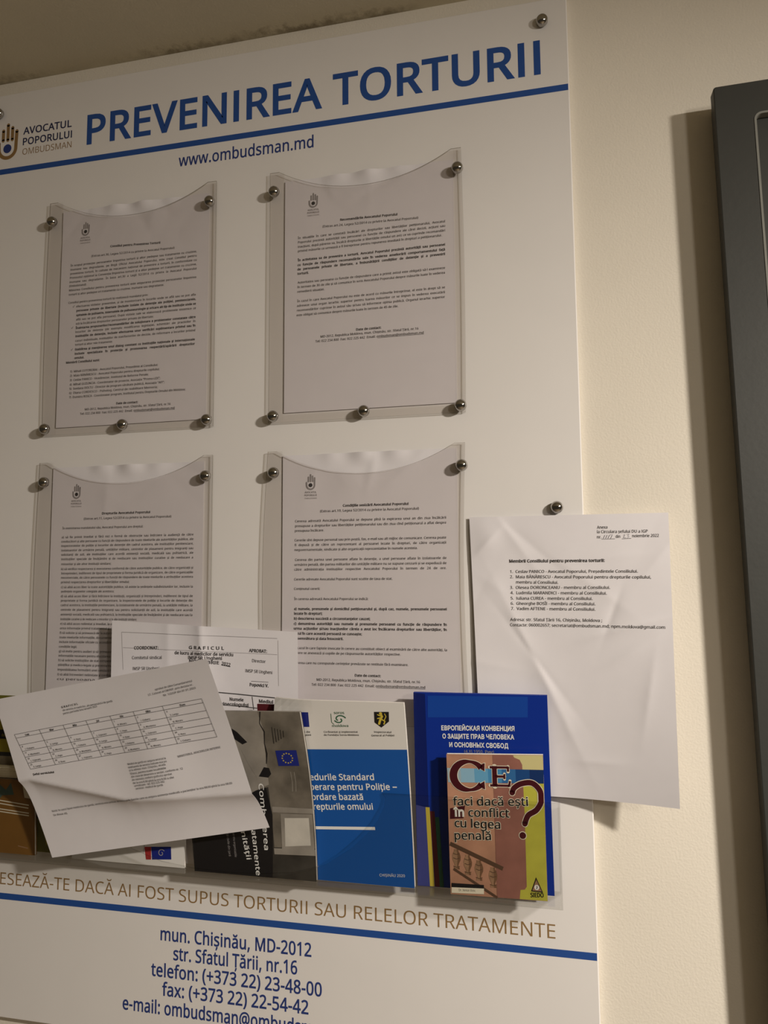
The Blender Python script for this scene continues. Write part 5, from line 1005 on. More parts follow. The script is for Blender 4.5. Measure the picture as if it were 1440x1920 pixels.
FS = FlatSurf()
a = Art(FS, 0.15, 60)
a.text('PREVENIREA TORTURII', -592.1, 592.2, 12.9, 592.2, 40.4, M_BLUE, 0.019, res=8)
a.build('title_lettering', board)
a = Art(FS, 0.15, 200)
for z0, z1 in ((566.2, 574.0), (-399.6, -392.0)):
    a = Art(FS, 0.15, 200)
    a.poly([(-757.6, z0), (43.6, z0), (43.6, z1), (-757.6, z1)], M_BLUE)
    a.build('rule_line', board)
a = Art(FS, 0.15)
a.text('www.ombudsman.md', -453.8, 540.9, -268, 540.9, 15.5, M_NAVY, 0.011, res=6)
a.build('web_address_lettering', board)
a = Art(FS, 0.15)
a.hand(-717.8, 603.6, 1.0, M_GOLD, M_NAVY)
a.build('hand_emblem', board, 'gold open hand emblem with a blue dot in the palm')
a = Art(FS, 0.15)
a.text('AVOCATUL', -693, 621, -616.3, 621, 9.9, M_DARKNAVY, 0.018)
a.text('POPORULUI', -693, 605.3, -615.3, 605.3, 9.9, M_DARKNAVY, 0.018)
a.text('OMBUDSMAN', -693, 591, -615.5, 591, 9.0, M_GOLD, -0.004)
a.build('emblem_lettering', board)
a = Art(FS, 0.15)
_full, _seen = 'ADRESEAZĂ-TE DACĂ AI FOST SUPUS TORTURII SAU RELELOR TRATAMENTE', 'ESEAZĂ-TE DACĂ AI FOST SUPUS TORTURII SAU RELELOR TRATAMENTE'
_wf, _ws = [max(x for x, y in glyphs(t, -0.002)[0]) for t in (_full, _seen)]
a.text(_full, 1.8 - 683.5 * _wf / _ws, -381.6, 1.8, -381.6, 14.4, M_GOLD, -0.002, res=6)
a.build('slogan_lettering', board)
a = Art(FS, 0.15)
for t, x0, x1, zz in (('mun. Chișinău, MD-2012', -457.4, -269, -427.2), ('str. Sfatul Țării, nr.16', -440.2, -285.8, -448.0), ('telefon: (+373 22) 23-48-00', -468.7, -256.6, -468.5),
                      ('fax: (+373 22) 22-54-42', -453.9, -272.3, -489.2), ('e-mail: ombudsman@ombudsman.md', -505.3, -220, -510.4)):
    a.text(t, x0, zz, x1, zz, 14.4, M_NAVY, 0.015, res=6)
a.build('contact_lettering', board)

CAPM = bpy.data.meshes.new('screw_cap')
_pv, _pf = lathe([(4.2, 0), (4.2, 2.0), (6.6, 2.0), (6.9, 2.6), (6.9, 5.4), (6.5, 6.9), (5.6, 8.3), (4.3, 9.4), (2.7, 10.2), (1.2, 10.5)], 28)
CAPM.from_pydata([tuple(p) for p in _pv], [], _pf)
CAPM.materials.append(M_CHROME)
CAPM.polygons.foreach_set('use_smooth', [True] * len(CAPM.polygons))


def screw(parent, x, z, out):
    o = bpy.data.objects.new('screw_cap', CAPM)
    COL.objects.link(o)
    o.parent = parent
    o.location = W(x, z, out) - parent.location
    return o


for x, z in ((15.9, 655.0), (16.3, 76.6), (-730.5, 655.0), (-730.5, 76.6)):
    screw(board, x, z, 0)

# ================================================================ THE FOUR CLEAR HOLDERS
HOLD = 'clear acrylic document holders on the board'


def holder(label, x0, x1, z0, z1, sx, sz, bow_l=0.0, bow_r=0.0):
    root = thing('document_holder', label, 'document holder', W((x0 + x1) / 2, z0, 0), HOLD)
    O = root.location
    H = z1 - z0
    bl = lambda z: -bow_l * math.sin(math.pi * (z - z0) / H)
    br = lambda z: bow_r * math.sin(math.pi * (z - z0) / H)
    P = [(x0, z0), (x1, z0)]
    P += [(x1 + br(z0 + H * k / 12), z0 + H * k / 12) for k in range(1, 12)]
    P += [(x1, z1), (x1 - 12, z1)]
    for k in range(1, 24):
        t = k / 24
        xx = (x1 - 12) + (x0 + 24 - x1) * t
        s = abs(2 * t - 1)
        P.append((xx, z1 - 30.5 * (1 - s ** 2.1)))
    P += [(x0 + 12, z1), (x0, z1)]
    P += [(x0 + bl(z0 + H * k / 12), z0 + H * k / 12) for k in range(11, 0, -1)]
    v, f = prism(P, 3.4, 4.8)
    meshobj('front_sheet', v, f, [M_ACRYL, M_EDGE], root, O, [0, 0] + [1] * (len(f) - 2))
    for side in (0, 1):
        if side == 0:
            Q = [(x0 + bl(z0 + H * k / 12), z0 + H * k / 12) for k in range(0, 13)]
            Q = [(x0 + 17.5, z1), ] + Q[::-1] + [(x0 + 17.5, z0)]
            Q = Q  # runs down the outer edge, back up the inner
        else:
            Q = [(x1 + br(z0 + H * k / 12), z0 + H * k / 12) for k in range(0, 13)]
            Q = [(x1 - 9.5, z0)] + Q + [(x1 - 9.5, z1)]
        v, f = prism(Q, 0.3, 3.3)
        meshobj('side_strip', v, f, M_STRIP, root, O)
    v, f = bbox_mm(x0 + 18, x1 - 10, z0, z0 + 9.5, 0.3, 3.3)
    meshobj('bottom_strip', v, f, M_STRIP, root, O)
    for p in sz:
        screw(root, p[0], p[1], 4.8)
    return root


h1 = holder('upper left clear acrylic holder with a dense one page council notice', -642.0, -397.5, 190.5, 511, None, [(-634.5, 482), (-404.4, 482), (-634.5, 198.2), (-520.6, 198), (-404, 197.8)], 2.0, 0.0)
h2 = holder('upper right clear acrylic holder whose page is blank in its lower third', -324.0, -82.5, 190, 511, None, [(-317, 483.4), (-86.8, 483.4), (-316.6, 197.2), (-202.5, 197), (-87.8, 197)], 0.0, 1.5)
h3 = holder('lower left clear acrylic holder, partly behind the tilted duty roster', -643.4, -397.2, -167, 154, None, [(-632.7, 127.5), (-404.4, 127.2), (-634.5, -158), (-520.6, -158), (-404, -158)], 3.0, 0.0)
h4 = holder('lower right clear acrylic holder just left of the loose overhanging sheet', -324.4, -84.0, -167, 154.4, None, [(-315.4, 127.6), (-87.8, 127.4), (-316.6, -158), (-202.5, -158), (-88, -158)], 6.0, -4.0)


# ================================================================ SHEETS OF PAPER
def paper(key, label, bulge=None, nx=60, ny=84, group=None, name='printed_sheet', off=0.3, serif=True, caph=None, emblem=None, capdef=2.5, justify=False):
    TL, TR, BR, BL, w, h = SURF[key]
    s = Surf(TL, TR, BR, BL, w, h, bulge)
    root = thing(name, label, 'paper sheet', s.pt(w / 2, 0, 0), group)
    v, f = slab(s, -0.12, 0.0, nx, ny)
    meshobj('sheet', v, f, M_PAPER, root, root.location, smooth=True)
    a = Art(s, off, 5.0)
    rat = sorted((bx - ax) / (max(x for x, y in glyphs(t, 0.022 if bd else 0.002, serif)[0]) * (cp or capdef) / CAP) for t, ax, ay, bx, by, cp, bd in LINES[key] if bx - ax > 0.75 * w)
    fac = rat[int(len(rat) * 0.4)] * 0.97 if rat else 0.0
    for t, ax, ay, bx, by, cp, bd in LINES[key]:
        if t == 'v':
            a.stroke([(ax, ay + 1.6), (ax + 0.9, ay + 0.2), (ax + 2.6, ay + 3.0)], 0.45, M_INK)
            continue
        a.text(t, ax, ay, bx, by, cp or capdef, M_INK, 0.022 if bd else 0.002, serif, res=2, justify=fac if justify and bx - ax > 0.75 * w else 0.0)
    return root, s, a


DOCS = 'notices inside the clear holders'


def holder_bulge(seed):
    cr = make_creases(7, 212, 297, seed, 1.6, (0.15, 0.85, 0.86, 1.0)) + make_creases(4, 212, 297, seed + 50, 0.25)

    def b(u, v):
        t = fold(u, v, 212, 297, cr)
        k = max(0.0, min(1.0, (v - 0.93) / 0.07))
        lo, hi = -0.9, 1.0
        t = max(lo, min(hi, t))
        # the free edge above the scooped front waves forward
        k2 = max(0.0, (v - 0.945) / 0.055) * max(0.0, math.sin(math.pi * min(1.0, max(0.0, (u - 0.18) / 0.64))))
        return t - 0.2 + k2 * (2.2 + 1.8 * math.sin(31.0 * u + seed))
    return b


for key, label, seed in (('d1', 'printed notice with three ticked paragraphs and a list of seven members, upper left holder', 3), ('d2', 'printed recommendations notice with a bold middle paragraph, upper right holder', 11),
                         ('d3', 'dense page of unbroken print on ombudsman rights, lower left holder', 23), ('d4', 'notice on complaint conditions with bold lettered points, lower right holder', 31)):
    root, s, a = paper(key, label, holder_bulge(seed), group=DOCS, capdef=2.75, justify=True)
    x0, y0 = s.w, s.h
    last = LINES[key][-1] if key != 'd3' else None
    if last:
        # the e-mail address is underlined
        fr = 0.58
        ax, ay, bx, by = last[1], last[2], last[3], last[4]
        a.stroke([(ax + (bx - ax) * fr, ay + (by - ay) * fr - 0.7), (bx, by - 0.7)], 0.3, M_INK)
    a.build('printed_text', root)
    e = Art(s, 0.3, 5.0)
    ex, ey = ART['emblems'][key]
    e.hand(ex, ey, 0.36, M_GREYINK, M_INK)
    e.text('AVOCATUL', ex - 7.3, ey - 9.6, ex + 7.3, ey - 9.6, 2.2, M_GREYINK, 0.01)
    e.text('POPORULUI', ex - 7.6, ey - 13.2, ex + 7.6, ey - 13.2, 2.2, M_GREYINK, 0.01)
    e.text('OMBUDSMAN', ex - 7.6, ey - 16.6, ex + 7.6, ey - 16.6, 1.7, M_GREYINK, -0.005)
    e.build('hand_emblem', root)

# loose sheet over the right edge of the board
CR5 = make_creases(14, 210, 297, 5, 2.0) + [(150, 190, 1.2, -2.2, 26, 5), (168, 150, 0.5, 1.8, 30, 6), (20, 270, 0.8, 2.4, 20, 5), (185, 110, 1.4, 1.6, 40, 8)]
def bulge5(u, v):
    w, h = 210, 297
    t = fold(u, v, w, h, CR5) * 0.7
    # the lower right corner springs away from the wall, the left edge stays flat
    t += 36.0 * (1 - v) * (max(0.0, u - 0.25) ** 1.6 / 0.75 ** 1.6 - u)
    # a long crease from the middle of the left side down to the blue book
    x, y = u * w, v * h
    d = (x - 62) * 0.90 + (y - 150) * 0.43
    t += 2.4 * math.exp(-abs(d) / 10.0) * math.exp(-((y - 135) / 75) ** 2)
    d = (x - 150) * 0.25 - (y - 172) * 0.97
    t += 2.0 * math.exp(-abs(d) / 7.0) * math.exp(-((x - 165) / 45) ** 2)
    t += 1.8 * math.exp(-((x - 18) / 16) ** 2 - ((y - 278) / 22) ** 2)
    return t
root, s, a = paper('d5', 'loose crumpled white sheet hanging over the right edge of the board', bulge5, 84, 119, off=0.4, capdef=3.1)
d = ART['d5']
for q, zig in ((d['nr'], 'nr'), (d['din'], 'din')):
    (x0, y0), (x1, y1) = q
    a.stroke([(x0, y0 - 0.4), (x1, y1 - 0.4)], 0.3, M_INK)
(x0, y0), (x1, y1) = d['nr']
for k in range(3):
    a.stroke([(x0 + 2 + 2.4 * k, y0 + 0.2), (x0 + 3.8 + 2.4 * k, y0 + 4.0)], 0.35, M_PEN)
a.stroke([(x0 + 9.5, y0 + 0.0), (x0 + 11.5, y0 + 4.2), (x0 + 9.0, y0 + 4.0)], 0.35, M_PEN)
(x0, y0), (x1, y1) = d['din']
a.stroke([(x0 + 1.5, y0 + 3.6), (x0 + 3.2, y0 + 4.2), (x0 + 1.6, y0 + 0.6), (x0 + 4, y0 + 0.5)], 0.35, M_PEN)
a.stroke([(x0 + 5.2, y0 + 4.2), (x0 + 7.4, y0 + 4.4), (x0 + 6.2, y0 + 2.6), (x0 + 7.4, y0 + 1.4), (x0 + 5.4, y0 + 0.4)], 0.35, M_PEN)
a.build('printed_text', root)

# doctors' rota standing in the pocket
CR6 = make_creases(7, 242, 274, 9, 0.8, (0, 1, 0.45, 1))
def bulge6(u, v):
    x, y = u * 242, v * 274
    t = 0.6 * fold(u, v, 242, 274, CR6)
    d = (x - 122) + (y - 230) * 0.05
    t += 4.0 * math.exp(-abs(d) / 14.0) * max(0.0, min(1.0, (v - 0.25) / 0.5))
    d2 = (x - 77)
    t += 1.5 * math.exp(-abs(d2) / 12.0) * max(0.0, min(1.0, (v - 0.5) / 0.4))
    return t
def rise6(s):
    return s
root, s, a = paper('d6', 'creased rota sheet headed GRAFICUL standing behind the tilted sheet', bulge6, 80, 90, capdef=3.6, off=0.35)
d = ART['d6']
a.build('printed_text', root)
g = Art(s, 0.35, 5.0)
for k, wd, m in (('top', 0.4, M_GREYINK), ('left', 0.3, M_GREYINK), ('mid', 0.3, M_GREYINK), ('sig', 0.4, M_INK), ('und', 0.5, M_INK), ('t1', 1.1, M_INK), ('t2', 0.8, M_INK), ('v1', 0.7, M_INK)):
    g.stroke(d[k], wd, m)
(x0, y0), (x1, y1) = d['top']
g.stroke([(217.4, 265.2), (218.0, 212)], 0.3, M_GREYINK)
g.build('table_ruling', root)

# tilted duty roster leaning out of the pocket
CRZ = ART['d7']['crease']
def bulge7(u, v):
    x, y = u * 297, v * 210
    yc = CRZ[0][1]
    for (xa, ya), (xb, yb) in zip(CRZ, CRZ[1:]):
        if xa <= x <= xb:
            yc = ya + (yb - ya) * (x - xa) / (xb - xa)
    if x > CRZ[-1][0]:
        yc = CRZ[-1][1]
    d = y - yc
    if d > 0:
        t = 0.0
    else:
        t = -(7.0 + 2.0 * u) * (1.0 - math.exp(d / 24.0))
    t += 5.0 * math.exp(-max(d, 0) / 60.0 + min(d, 0) / 9.0)
    t += -6.0 * math.sin(math.pi * u) * v
    t += 3.5 * math.exp(-((x - 190) / 40) ** 2 - ((y - 95) / 60) ** 2)
    return t
root, s, a = paper('d7', 'tilted folded duty roster with a large calendar table over the booklets', bulge7, 99, 84, capdef=2.3, off=0.45)
a.build('printed_text', root)
g = Art(s, 0.45, 5.0)
A, B, Cc, Dd = [Vector(p) for p in ART['d7']['table']]
def T7(u, v):
    p = (A * (1 - u) + B * u) * (1 - v) + (Dd * (1 - u) + Cc * u) * v
    return (p.x, p.y)
cols = [0, 0.138, 0.268, 0.392, 0.522, 0.648, 0.80, 1.0]
rows = [0, 0.105, 0.31, 0.49, 0.66, 0.83, 1.0]
for r in rows:
    g.stroke([T7(k / 10, r) for k in range(11)], 0.4, M_INK)
for c_ in cols:
    g.stroke([T7(c_, k / 6) for k in range(7)], 0.4, M_INK)
g.build('table_ruling', root)
g = Art(s, 0.45, 5.0)
for i, t in enumerate(('Lun', 'Mar', 'Mie', 'Joi', 'Vin', 'Sâm', 'Dum')):
    p, q = T7((cols[i] + cols[i + 1]) / 2 - 0.015, 0.085), T7((cols[i] + cols[i + 1]) / 2 + 0.02, 0.085)
    g.text(t, *p, *q, 2.2, M_INK, 0.03, True, res=2, fit=False)
rr = random.Random(4)
DOCN = ['C. Popa', 'V. Rusu', 'I. Ciobanu', 'A. Munteanu', 'L. Cojocaru', 'S. Lungu', 'N. Moraru']
n = 0
for j in range(1, 6):
    for i in range(7):
        if j == 1 and i < 4:
            continue
        n += 1
        u0 = cols[i] + 0.008
        p, q = T7(u0, rows[j] + 0.075), T7(u0 + 0.012, rows[j] + 0.075)
        g.text(str(n), *p, *q, 1.9, M_INK, 0.01, True, res=2, fit=False)
        p, q = T7(u0 + 0.012, rows[j + 1] - 0.03), T7(u0 + 0.06, rows[j + 1] - 0.03)
        g.text(DOCN[(i * 3 + j) % 7], *p, *q, 1.9, M_INK, 0.01, True, res=2, fit=False)
g.build('table_entries', root)

# ================================================================ THE BROCHURE POCKET
pk = thing('brochure_pocket', 'clear acrylic brochure pocket with a scooped front along the board', 'brochure holder', W(-357, -334, 0))
PO = pk.location
OUT = 40.0
prof = [(181, -231), (184, -236), (183, -244), (176, -259), (165, -273), (146, -291), (117, -310), (80, -321), (40, -325.5), (0, -327)]
P = [(-724, -335), (10, -335), (10, -231)]
P += [(-357 + x, z) for x, z in prof]
P += [(-357 - x, z) for x, z in prof[::-1][1:]]
P += [(-724, -231)]
v, f = prism(P, OUT - 2.2, OUT)
meshobj('front_panel', v, f, [M_ACRYL_POCKET, M_EDGE_POCKET], pk, PO, [0, 0] + [1] * (len(f) - 2))
for x0 in (-724, 7.8):
    v = []
    Q = [(0.2, -335), (OUT - 2.3, -335), (OUT - 2.3, -231.5), (OUT - 10, -229), (24, -240), (0.2, -247)]
    n = len(Q)
    v = [W(x0, z, o_) for o_, z in Q] + [W(x0 + 2.2, z, o_) for o_, z in Q]
    f = [tuple(range(n)), tuple(range(2 * n - 1, n - 1, -1))] + [(i, i + n, (i + 1) % n + n, (i + 1) % n) for i in range(n)]
    meshobj('side_panel', v, f, M_ACRYL_POCKET, pk, PO)
v, f = bbox_mm(-721.6, 7.6, -335, -333.3, 0.2, OUT - 2.3)
meshobj('base_panel', v, f, M_ACRYL_POCKET, pk, PO)


# ================================================================ BOOKLETS
BG = 'booklets in the clear pocket'


def lean(d, p=2.0):
    """front face that bows: starts flat at the foot and leans out towards the top"""
    return lambda u, v: -d * (v - v ** p)


def booklet(key, label, thick, cover, bulge=None, nx=12, ny=20, pages=M_WHITEPAGE, back=None, shift=None):
    TL, TR, BR, BL, w, h = SURF[key]
    s = Surf(TL, TR, BR, BL, w, h, bulge, shift)
    root = thing('booklet', label, 'booklet', s.pt(w / 2, 0, -thick / 2), BG)
    v, f = slab(s, -thick + 0.5, -0.5, nx, ny, 0.6, w - 0.8, 0.6, h - 0.6)
    meshobj('page_block', v, f, pages, root, root.location, smooth=False)
    v, f = slab(s, -0.5, 0.0, nx, ny)
    meshobj('front_cover', v, f, cover, root, root.location, smooth=False)
    v, f = slab(s, -thick, -thick + 0.5, nx, ny)
    meshobj('back_cover', v, f, back or cover, root, root.location, smooth=False)
    return root, s


C_WHITE = mat('cover_white_gloss', (0.74, 0.72, 0.69), 0.3)
C_WHITEINK = mat('white_cover_ink', (0.80, 0.80, 0.78), 0.4)
C_BLUE = mat('cover_deep_blue', (0.005, 0.028, 0.26), 0.3)
C_BLUE2 = mat('cover_deep_blue_lighter', (0.008, 0.055, 0.32), 0.3)
C_BLUEDK = mat('cover_blue_edge_band', (0.004, 0.012, 0.11), 0.3)
C_AZURE = mat('cover_azure', (0.008, 0.088, 0.36), 0.3)
C_HAZE = mat('painted_haze_indigo', (0.05, 0.06, 0.24), 0.35)
C_YEL = mat('cover_yellow_line', (0.55, 0.44, 0.06), 0.4)
C_RED = mat('cover_dark_red', (0.10, 0.015, 0.02), 0.35)
C_GREEN = mat('cover_bottle_green', (0.02, 0.09, 0.05), 0.35)
C_TERRA = mat('cover_terracotta', (0.48, 0.25, 0.16), 0.35, noise=0.25, nscale=35)
C_TERRAD = mat('cover_brown_column', (0.29, 0.125, 0.095), 0.35, noise=0.2, nscale=40)
C_LIME = mat('cover_lime', (0.47, 0.45, 0.06), 0.35, noise=0.1, nscale=60)
C_PALELIME = mat('cover_pale_yellow', (0.58, 0.52, 0.25), 0.35)
C_MAROON = mat('cover_maroon', (0.055, 0.006, 0.010), 0.35)
C_BROWN = mat('cover_rail_brown', (0.09, 0.05, 0.03), 0.35)
C_BALL = mat('cover_baluster_tan', (0.36, 0.21, 0.12), 0.35, noise=0.4, nscale=60)
C_BALD = mat('cover_baluster_shadow', (0.16, 0.085, 0.045), 0.35)
C_CREAM = mat('cover_outline_cream', (0.72, 0.66, 0.52), 0.4)
C_BLACK = mat('cover_black', (0.012, 0.011, 0.012), 0.3)
C_EU = mat('flag_blue', (0.012, 0.022, 0.20), 0.35)
C_STAR = mat('flag_star_yellow', (0.62, 0.48, 0.06), 0.4)
C_STONE = mat('cover_stone_grey', (0.21, 0.185, 0.15), 0.32, noise=0.55, nscale=28)
C_STONEL = mat('cover_pale_grey', (0.34, 0.31, 0.27), 0.32, noise=0.35, nscale=24)
C_WINDOW = mat('cover_window_white', (0.62, 0.59, 0.53), 0.32, noise=0.15, nscale=40)
C_GREYDK = mat('cover_dark_grey', (0.055, 0.05, 0.043), 0.32, noise=0.6, nscale=25)
C_EMERALD = mat('logo_green', (0.03, 0.12, 0.06), 0.4)
C_OLIVE = mat('cover_olive', (0.14, 0.13, 0.02), 0.4, noise=0.15, nscale=30)
C_MUSTARD = mat('cover_mustard', (0.30, 0.25, 0.02), 0.4)
C_ORANGE = mat('cover_ochre_brown', (0.22, 0.105, 0.022), 0.4, noise=0.15, nscale=20)
C_TEAL = mat('cover_grey_teal', (0.06, 0.10, 0.085), 0.4)

# --- blue convention book
root, s = booklet('blue', 'tall deep blue booklet with white Cyrillic title, right end of pocket', 5, C_BLUE, lean(2.0))
d = ART['blue']
a = Art(s, 0.12)
a.poly(d['panel'], C_BLUE2)
q = d['left']
a.poly([(0.2, 207.6), q[1], (q[2][0], 0.4), (0.2, 0.4)], C_BLUEDK)
a.poly([(0.2, 0.4), (14.0, 0.4), (11.0, 84), (0.2, 86)], C_HAZE, 0.05)  # hazy reflection in the pocket acrylic, painted indigo over the navy band
a.poly([(14.0, 0.4), (19.2, 0.4), (15.5, 84), (11.0, 84)], C_YEL, 0.1)
a.poly([(19.8, 0.4), (25.0, 0.4), (21.0, 80), (16.0, 80)], C_RED, 0.1)
a.poly([(25.0, 0.4), (29.5, 0.4), (26.0, 74), (21.5, 74)], C_GREEN, 0.15)
a.build('cover_artwork', root)
a = Art(s, 0.3)
for t, k, cp in (('ЕВРОПЕЙСКАЯ КОНВЕНЦИЯ', 'l1', 4.9), ('О ЗАЩИТЕ ПРАВ ЧЕЛОВЕКА', 'l2', 4.9), ('И ОСНОВНЫХ СВОБОД', 'l3', 4.9)):
    a.text(t, *d[k][0], *d[k][1], cp, C_WHITEINK, 0.026, res=4)
a.text('(4.XI.1950, Рим)', *d['l4'][0], *d['l4'][1], 3.4, M_GREYINK, 0.0, res=3)
a.build('cover_title', root)

# --- small booklet
root, s = booklet('small', 'small terracotta and lime booklet with big CE and question mark in front', 5, C_TERRA, None, back=C_WHITE)
d = ART['small']
a = Art(s, 0.1, 12)
W_, H_ = 103, 146
a.poly([(72, 0.3), (102.8, 0.3), (102.8, 145.7), (72, 145.7)], C_LIME)
a.poly([(72, 131), (102.8, 131), (102.8, 145.7), (72, 145.7)], C_PALELIME, 0.05)
col = [(50, 0.3), (74, 0.3), (75, 9.5), (79.5, 10.0), (81.7, 13), (82, 81.9), (81, 136), (78.5, 141), (73, 143.2), (71, 145.7), (50, 145.7)]
a.poly(col, C_TERRAD, 0.1)
b = d['band']
cs = [(0.30, 0.40, 0.45), (0.24, 0.42, 0.55), (0.12, 0.33, 0.52), (0.06, 0.24, 0.45), (0.03, 0.13, 0.32), (0.012, 0.06, 0.20), (0.008, 0.03, 0.12)]
for i in range(7):
    t0, t1 = i / 7, (i + 1) / 7
    lerp = lambda p, q, t: (p[0] + (q[0] - p[0]) * t, p[1] + (q[1] - p[1]) * t)
    m = mat('cover_band_blue_' + 'abcdefg'[i], cs[i], 0.35)
    a.poly([lerp(b[3], b[2], t0), lerp(b[3], b[2], t1), lerp(b[0], b[1], t1), lerp(b[0], b[1], t0)], m, 0.15)
a.poly([(min(p[0], 102.8), p[1]) for p in d['blot']], C_MAROON, 0.15)
# staircase balustrade
a.stroke(d['rail'], 4.2, C_BROWN, 0.2)
a.stroke(d['rail2'], 2.6, C_BROWN, 0.2)
for x, y in d['bal']:
    prof_ = [(2.6, 10), (2.2, 8.5), (3.6, 6), (4.6, 2.5), (4.3, -1), (2.6, -4.5), (1.8, -7), (3.0, -8.5), (3.2, -10.5)]
    a.poly([(x - w_, y + h_) for w_, h_ in prof_] + [(x + w_, y + h_) for w_, h_ in prof_[::-1]], C_BALL, 0.12)
    a.poly([(x + w_ * 0.25, y + h_) for w_, h_ in prof_] + [(x + w_, y + h_) for w_, h_ in prof_[::-1]], C_BALD, 0.16)
    for yy in (5.2, 0.5, -8.0):
        a.stroke([(x - 3.4, y + yy + 0.6), (x, y + yy - 0.6), (x + 3.4, y + yy + 0.6)], 0.7, C_BROWN, 0.2)
a.poly(d['box1'], C_BLACK, 0.25)
a.poly(d['box2'], C_CREAM, 0.25)
a.text('Dr. Xenon Ilinic', *d['bt'][0], *d['bt'][1], 2.4, C_BLACK, 0.0, lift=0.3)
a.poly(d['tri'], C_BLACK, 0.2)
tx = sum(p[0] for p in d['tri']) / 3
ty = sum(p[1] for p in d['tri']) / 3
a.poly([(tx + (p[0] - tx) * 0.78, ty + (p[1] - ty) * 0.78) for p in d['tri']], C_BALL, 0.25)
a.disc(tx, ty - 0.3, 2.6, C_WHITE, 0.3)
a.stroke([(tx, ty + 1.3), (tx + 0.5, ty), (tx - 0.3, ty - 1.8)], 0.8, C_BLACK, 0.35)
a.text('SIEDO', *d['si'][0], *d['si'][1], 4.2, C_BLACK, 0.02, True, 0.3)
a.build('cover_artwork', root)
a = Art(s, 0.35, 6)
for bold, m, lift in ((0.052, C_CREAM, 0.0), (0.026, C_MAROON, 0.12)):
    # hand-drawn C with serif and E
    (x0, y0), (x1, y1) = d['C']
    g = 0 if bold < 0.04 else 1.0
    cx, cy, rx, ry = x0 + 19.5, (y0 + y1) / 2, 16.5, (y1 - y0) / 2 - 3.6
    pts, wd = [], []
    for k in range(41):
        t = math.radians(34 + 290 * k / 40)
        pts.append((cx + rx * math.cos(t), cy + ry * math.sin(t)))
        e = max(0.0, 1 - min(k, 40 - k) / 6)
        wd.append(3.2 + 5.2 * max(0, -math.cos(t)) ** 0.7 + 3.2 * e + 1.2 * g)
    a.stroke(pts, wd, m, lift)
    for p, s2 in ((pts[0], 1), (pts[-1], -1)):
        w2 = g * 0.6
        a.poly([(p[0] - 3.0 - w2, p[1] + s2 * (0.5 - w2)), (p[0] + 3.6 + w2, p[1] + s2 * (-3.4 - w2)), (p[0] + 4.2 + w2, p[1] + s2 * (5.0 + w2)), (p[0] + 2.4, p[1] + s2 * (4.8 + w2))], m, lift)
    (x0, y0), (x1, y1) = d['E']
    xs = x0 + 5.0
    for seg, wdt in (([(xs, y0 + 1), (xs, y1 - 1)], 5.0), ([(x0, y0 + 1.2), (x1 - 0.8, y0 + 1.2)], 2.4), ([(x0, y1 - 1.2), (x1 - 1.5, y1 - 1.2)], 2.4), ([(xs, (y0 + y1) / 2), (x1 - 5.5, (y0 + y1) / 2)], 2.4),
                     ([(x1 - 0.8, y0 + 0.4), (x1 + 0.2, y0 + 6)], 2.2), ([(x1 - 1.5, y1 - 0.4), (x1 - 1.5, y1 - 5.5)], 2.2), ([(x1 - 5.5, (y0 + y1) / 2 - 2.6), (x1 - 5.5, (y0 + y1) / 2 + 2.6)], 1.8)):
        a.stroke(seg, wdt + 1.2 * g, m, lift, cap=(g > 0))
    # question mark
    Q = [Vector(p) for p in d['Q']]
    fine = []
    for i in range(len(Q) - 1):
        p0, p1, p2, p3 = Q[max(0, i - 1)], Q[i], Q[i + 1], Q[min(len(Q) - 1, i + 2)]
        for k in range(5):
            t = k / 5
            fine.append(0.5 * ((2 * p1) + (p2 - p0) * t + (2 * p0 - 5 * p1 + 4 * p2 - p3) * t * t + (3 * p1 - p0 - 3 * p2 + p3) * t ** 3))
    fine.append(Q[-1])
    fine = [(min(p.x, 99.6 - g * 0.3), p.y) for p in fine]
    a.stroke(fine, 5.6 + 1.3 * g, m, lift, cap=True)
    a.disc(*d['dot'][0], 3.5 + 0.7 * g, m, lift)
a.build('cover_emblem_letters', root)
a = Art(s, 0.35, 6)
for t, k in (('faci dacă ești', 'l1'), ('în conflict', 'l2'), ('cu legea', 'l3'), ('penală', 'l4')):
    (ax, ay), (bx, by) = d[k]
    a.text(t, ax, ay, bx, by, 8.6, C_CREAM, 0.045, lift=-0.08, res=4)
    a.text(t, ax + 0.5, ay, bx - 0.5, by, 8.6, C_BLACK, 0.010, lift=0.12, res=4)
    if k == 'l2':
        # the first word is white on its maroon blot
        part = max(x for x, y in glyphs('în', 0.010)[0]) / max(x for x, y in glyphs(t, 0.010)[0])
        a.text('în', ax + 0.5, ay, ax + 0.5 + (bx - ax - 1.0) * part, ay + (by - ay) * part, 8.6, C_WHITEINK, 0.010, lift=0.22)
a.build('cover_title', root)

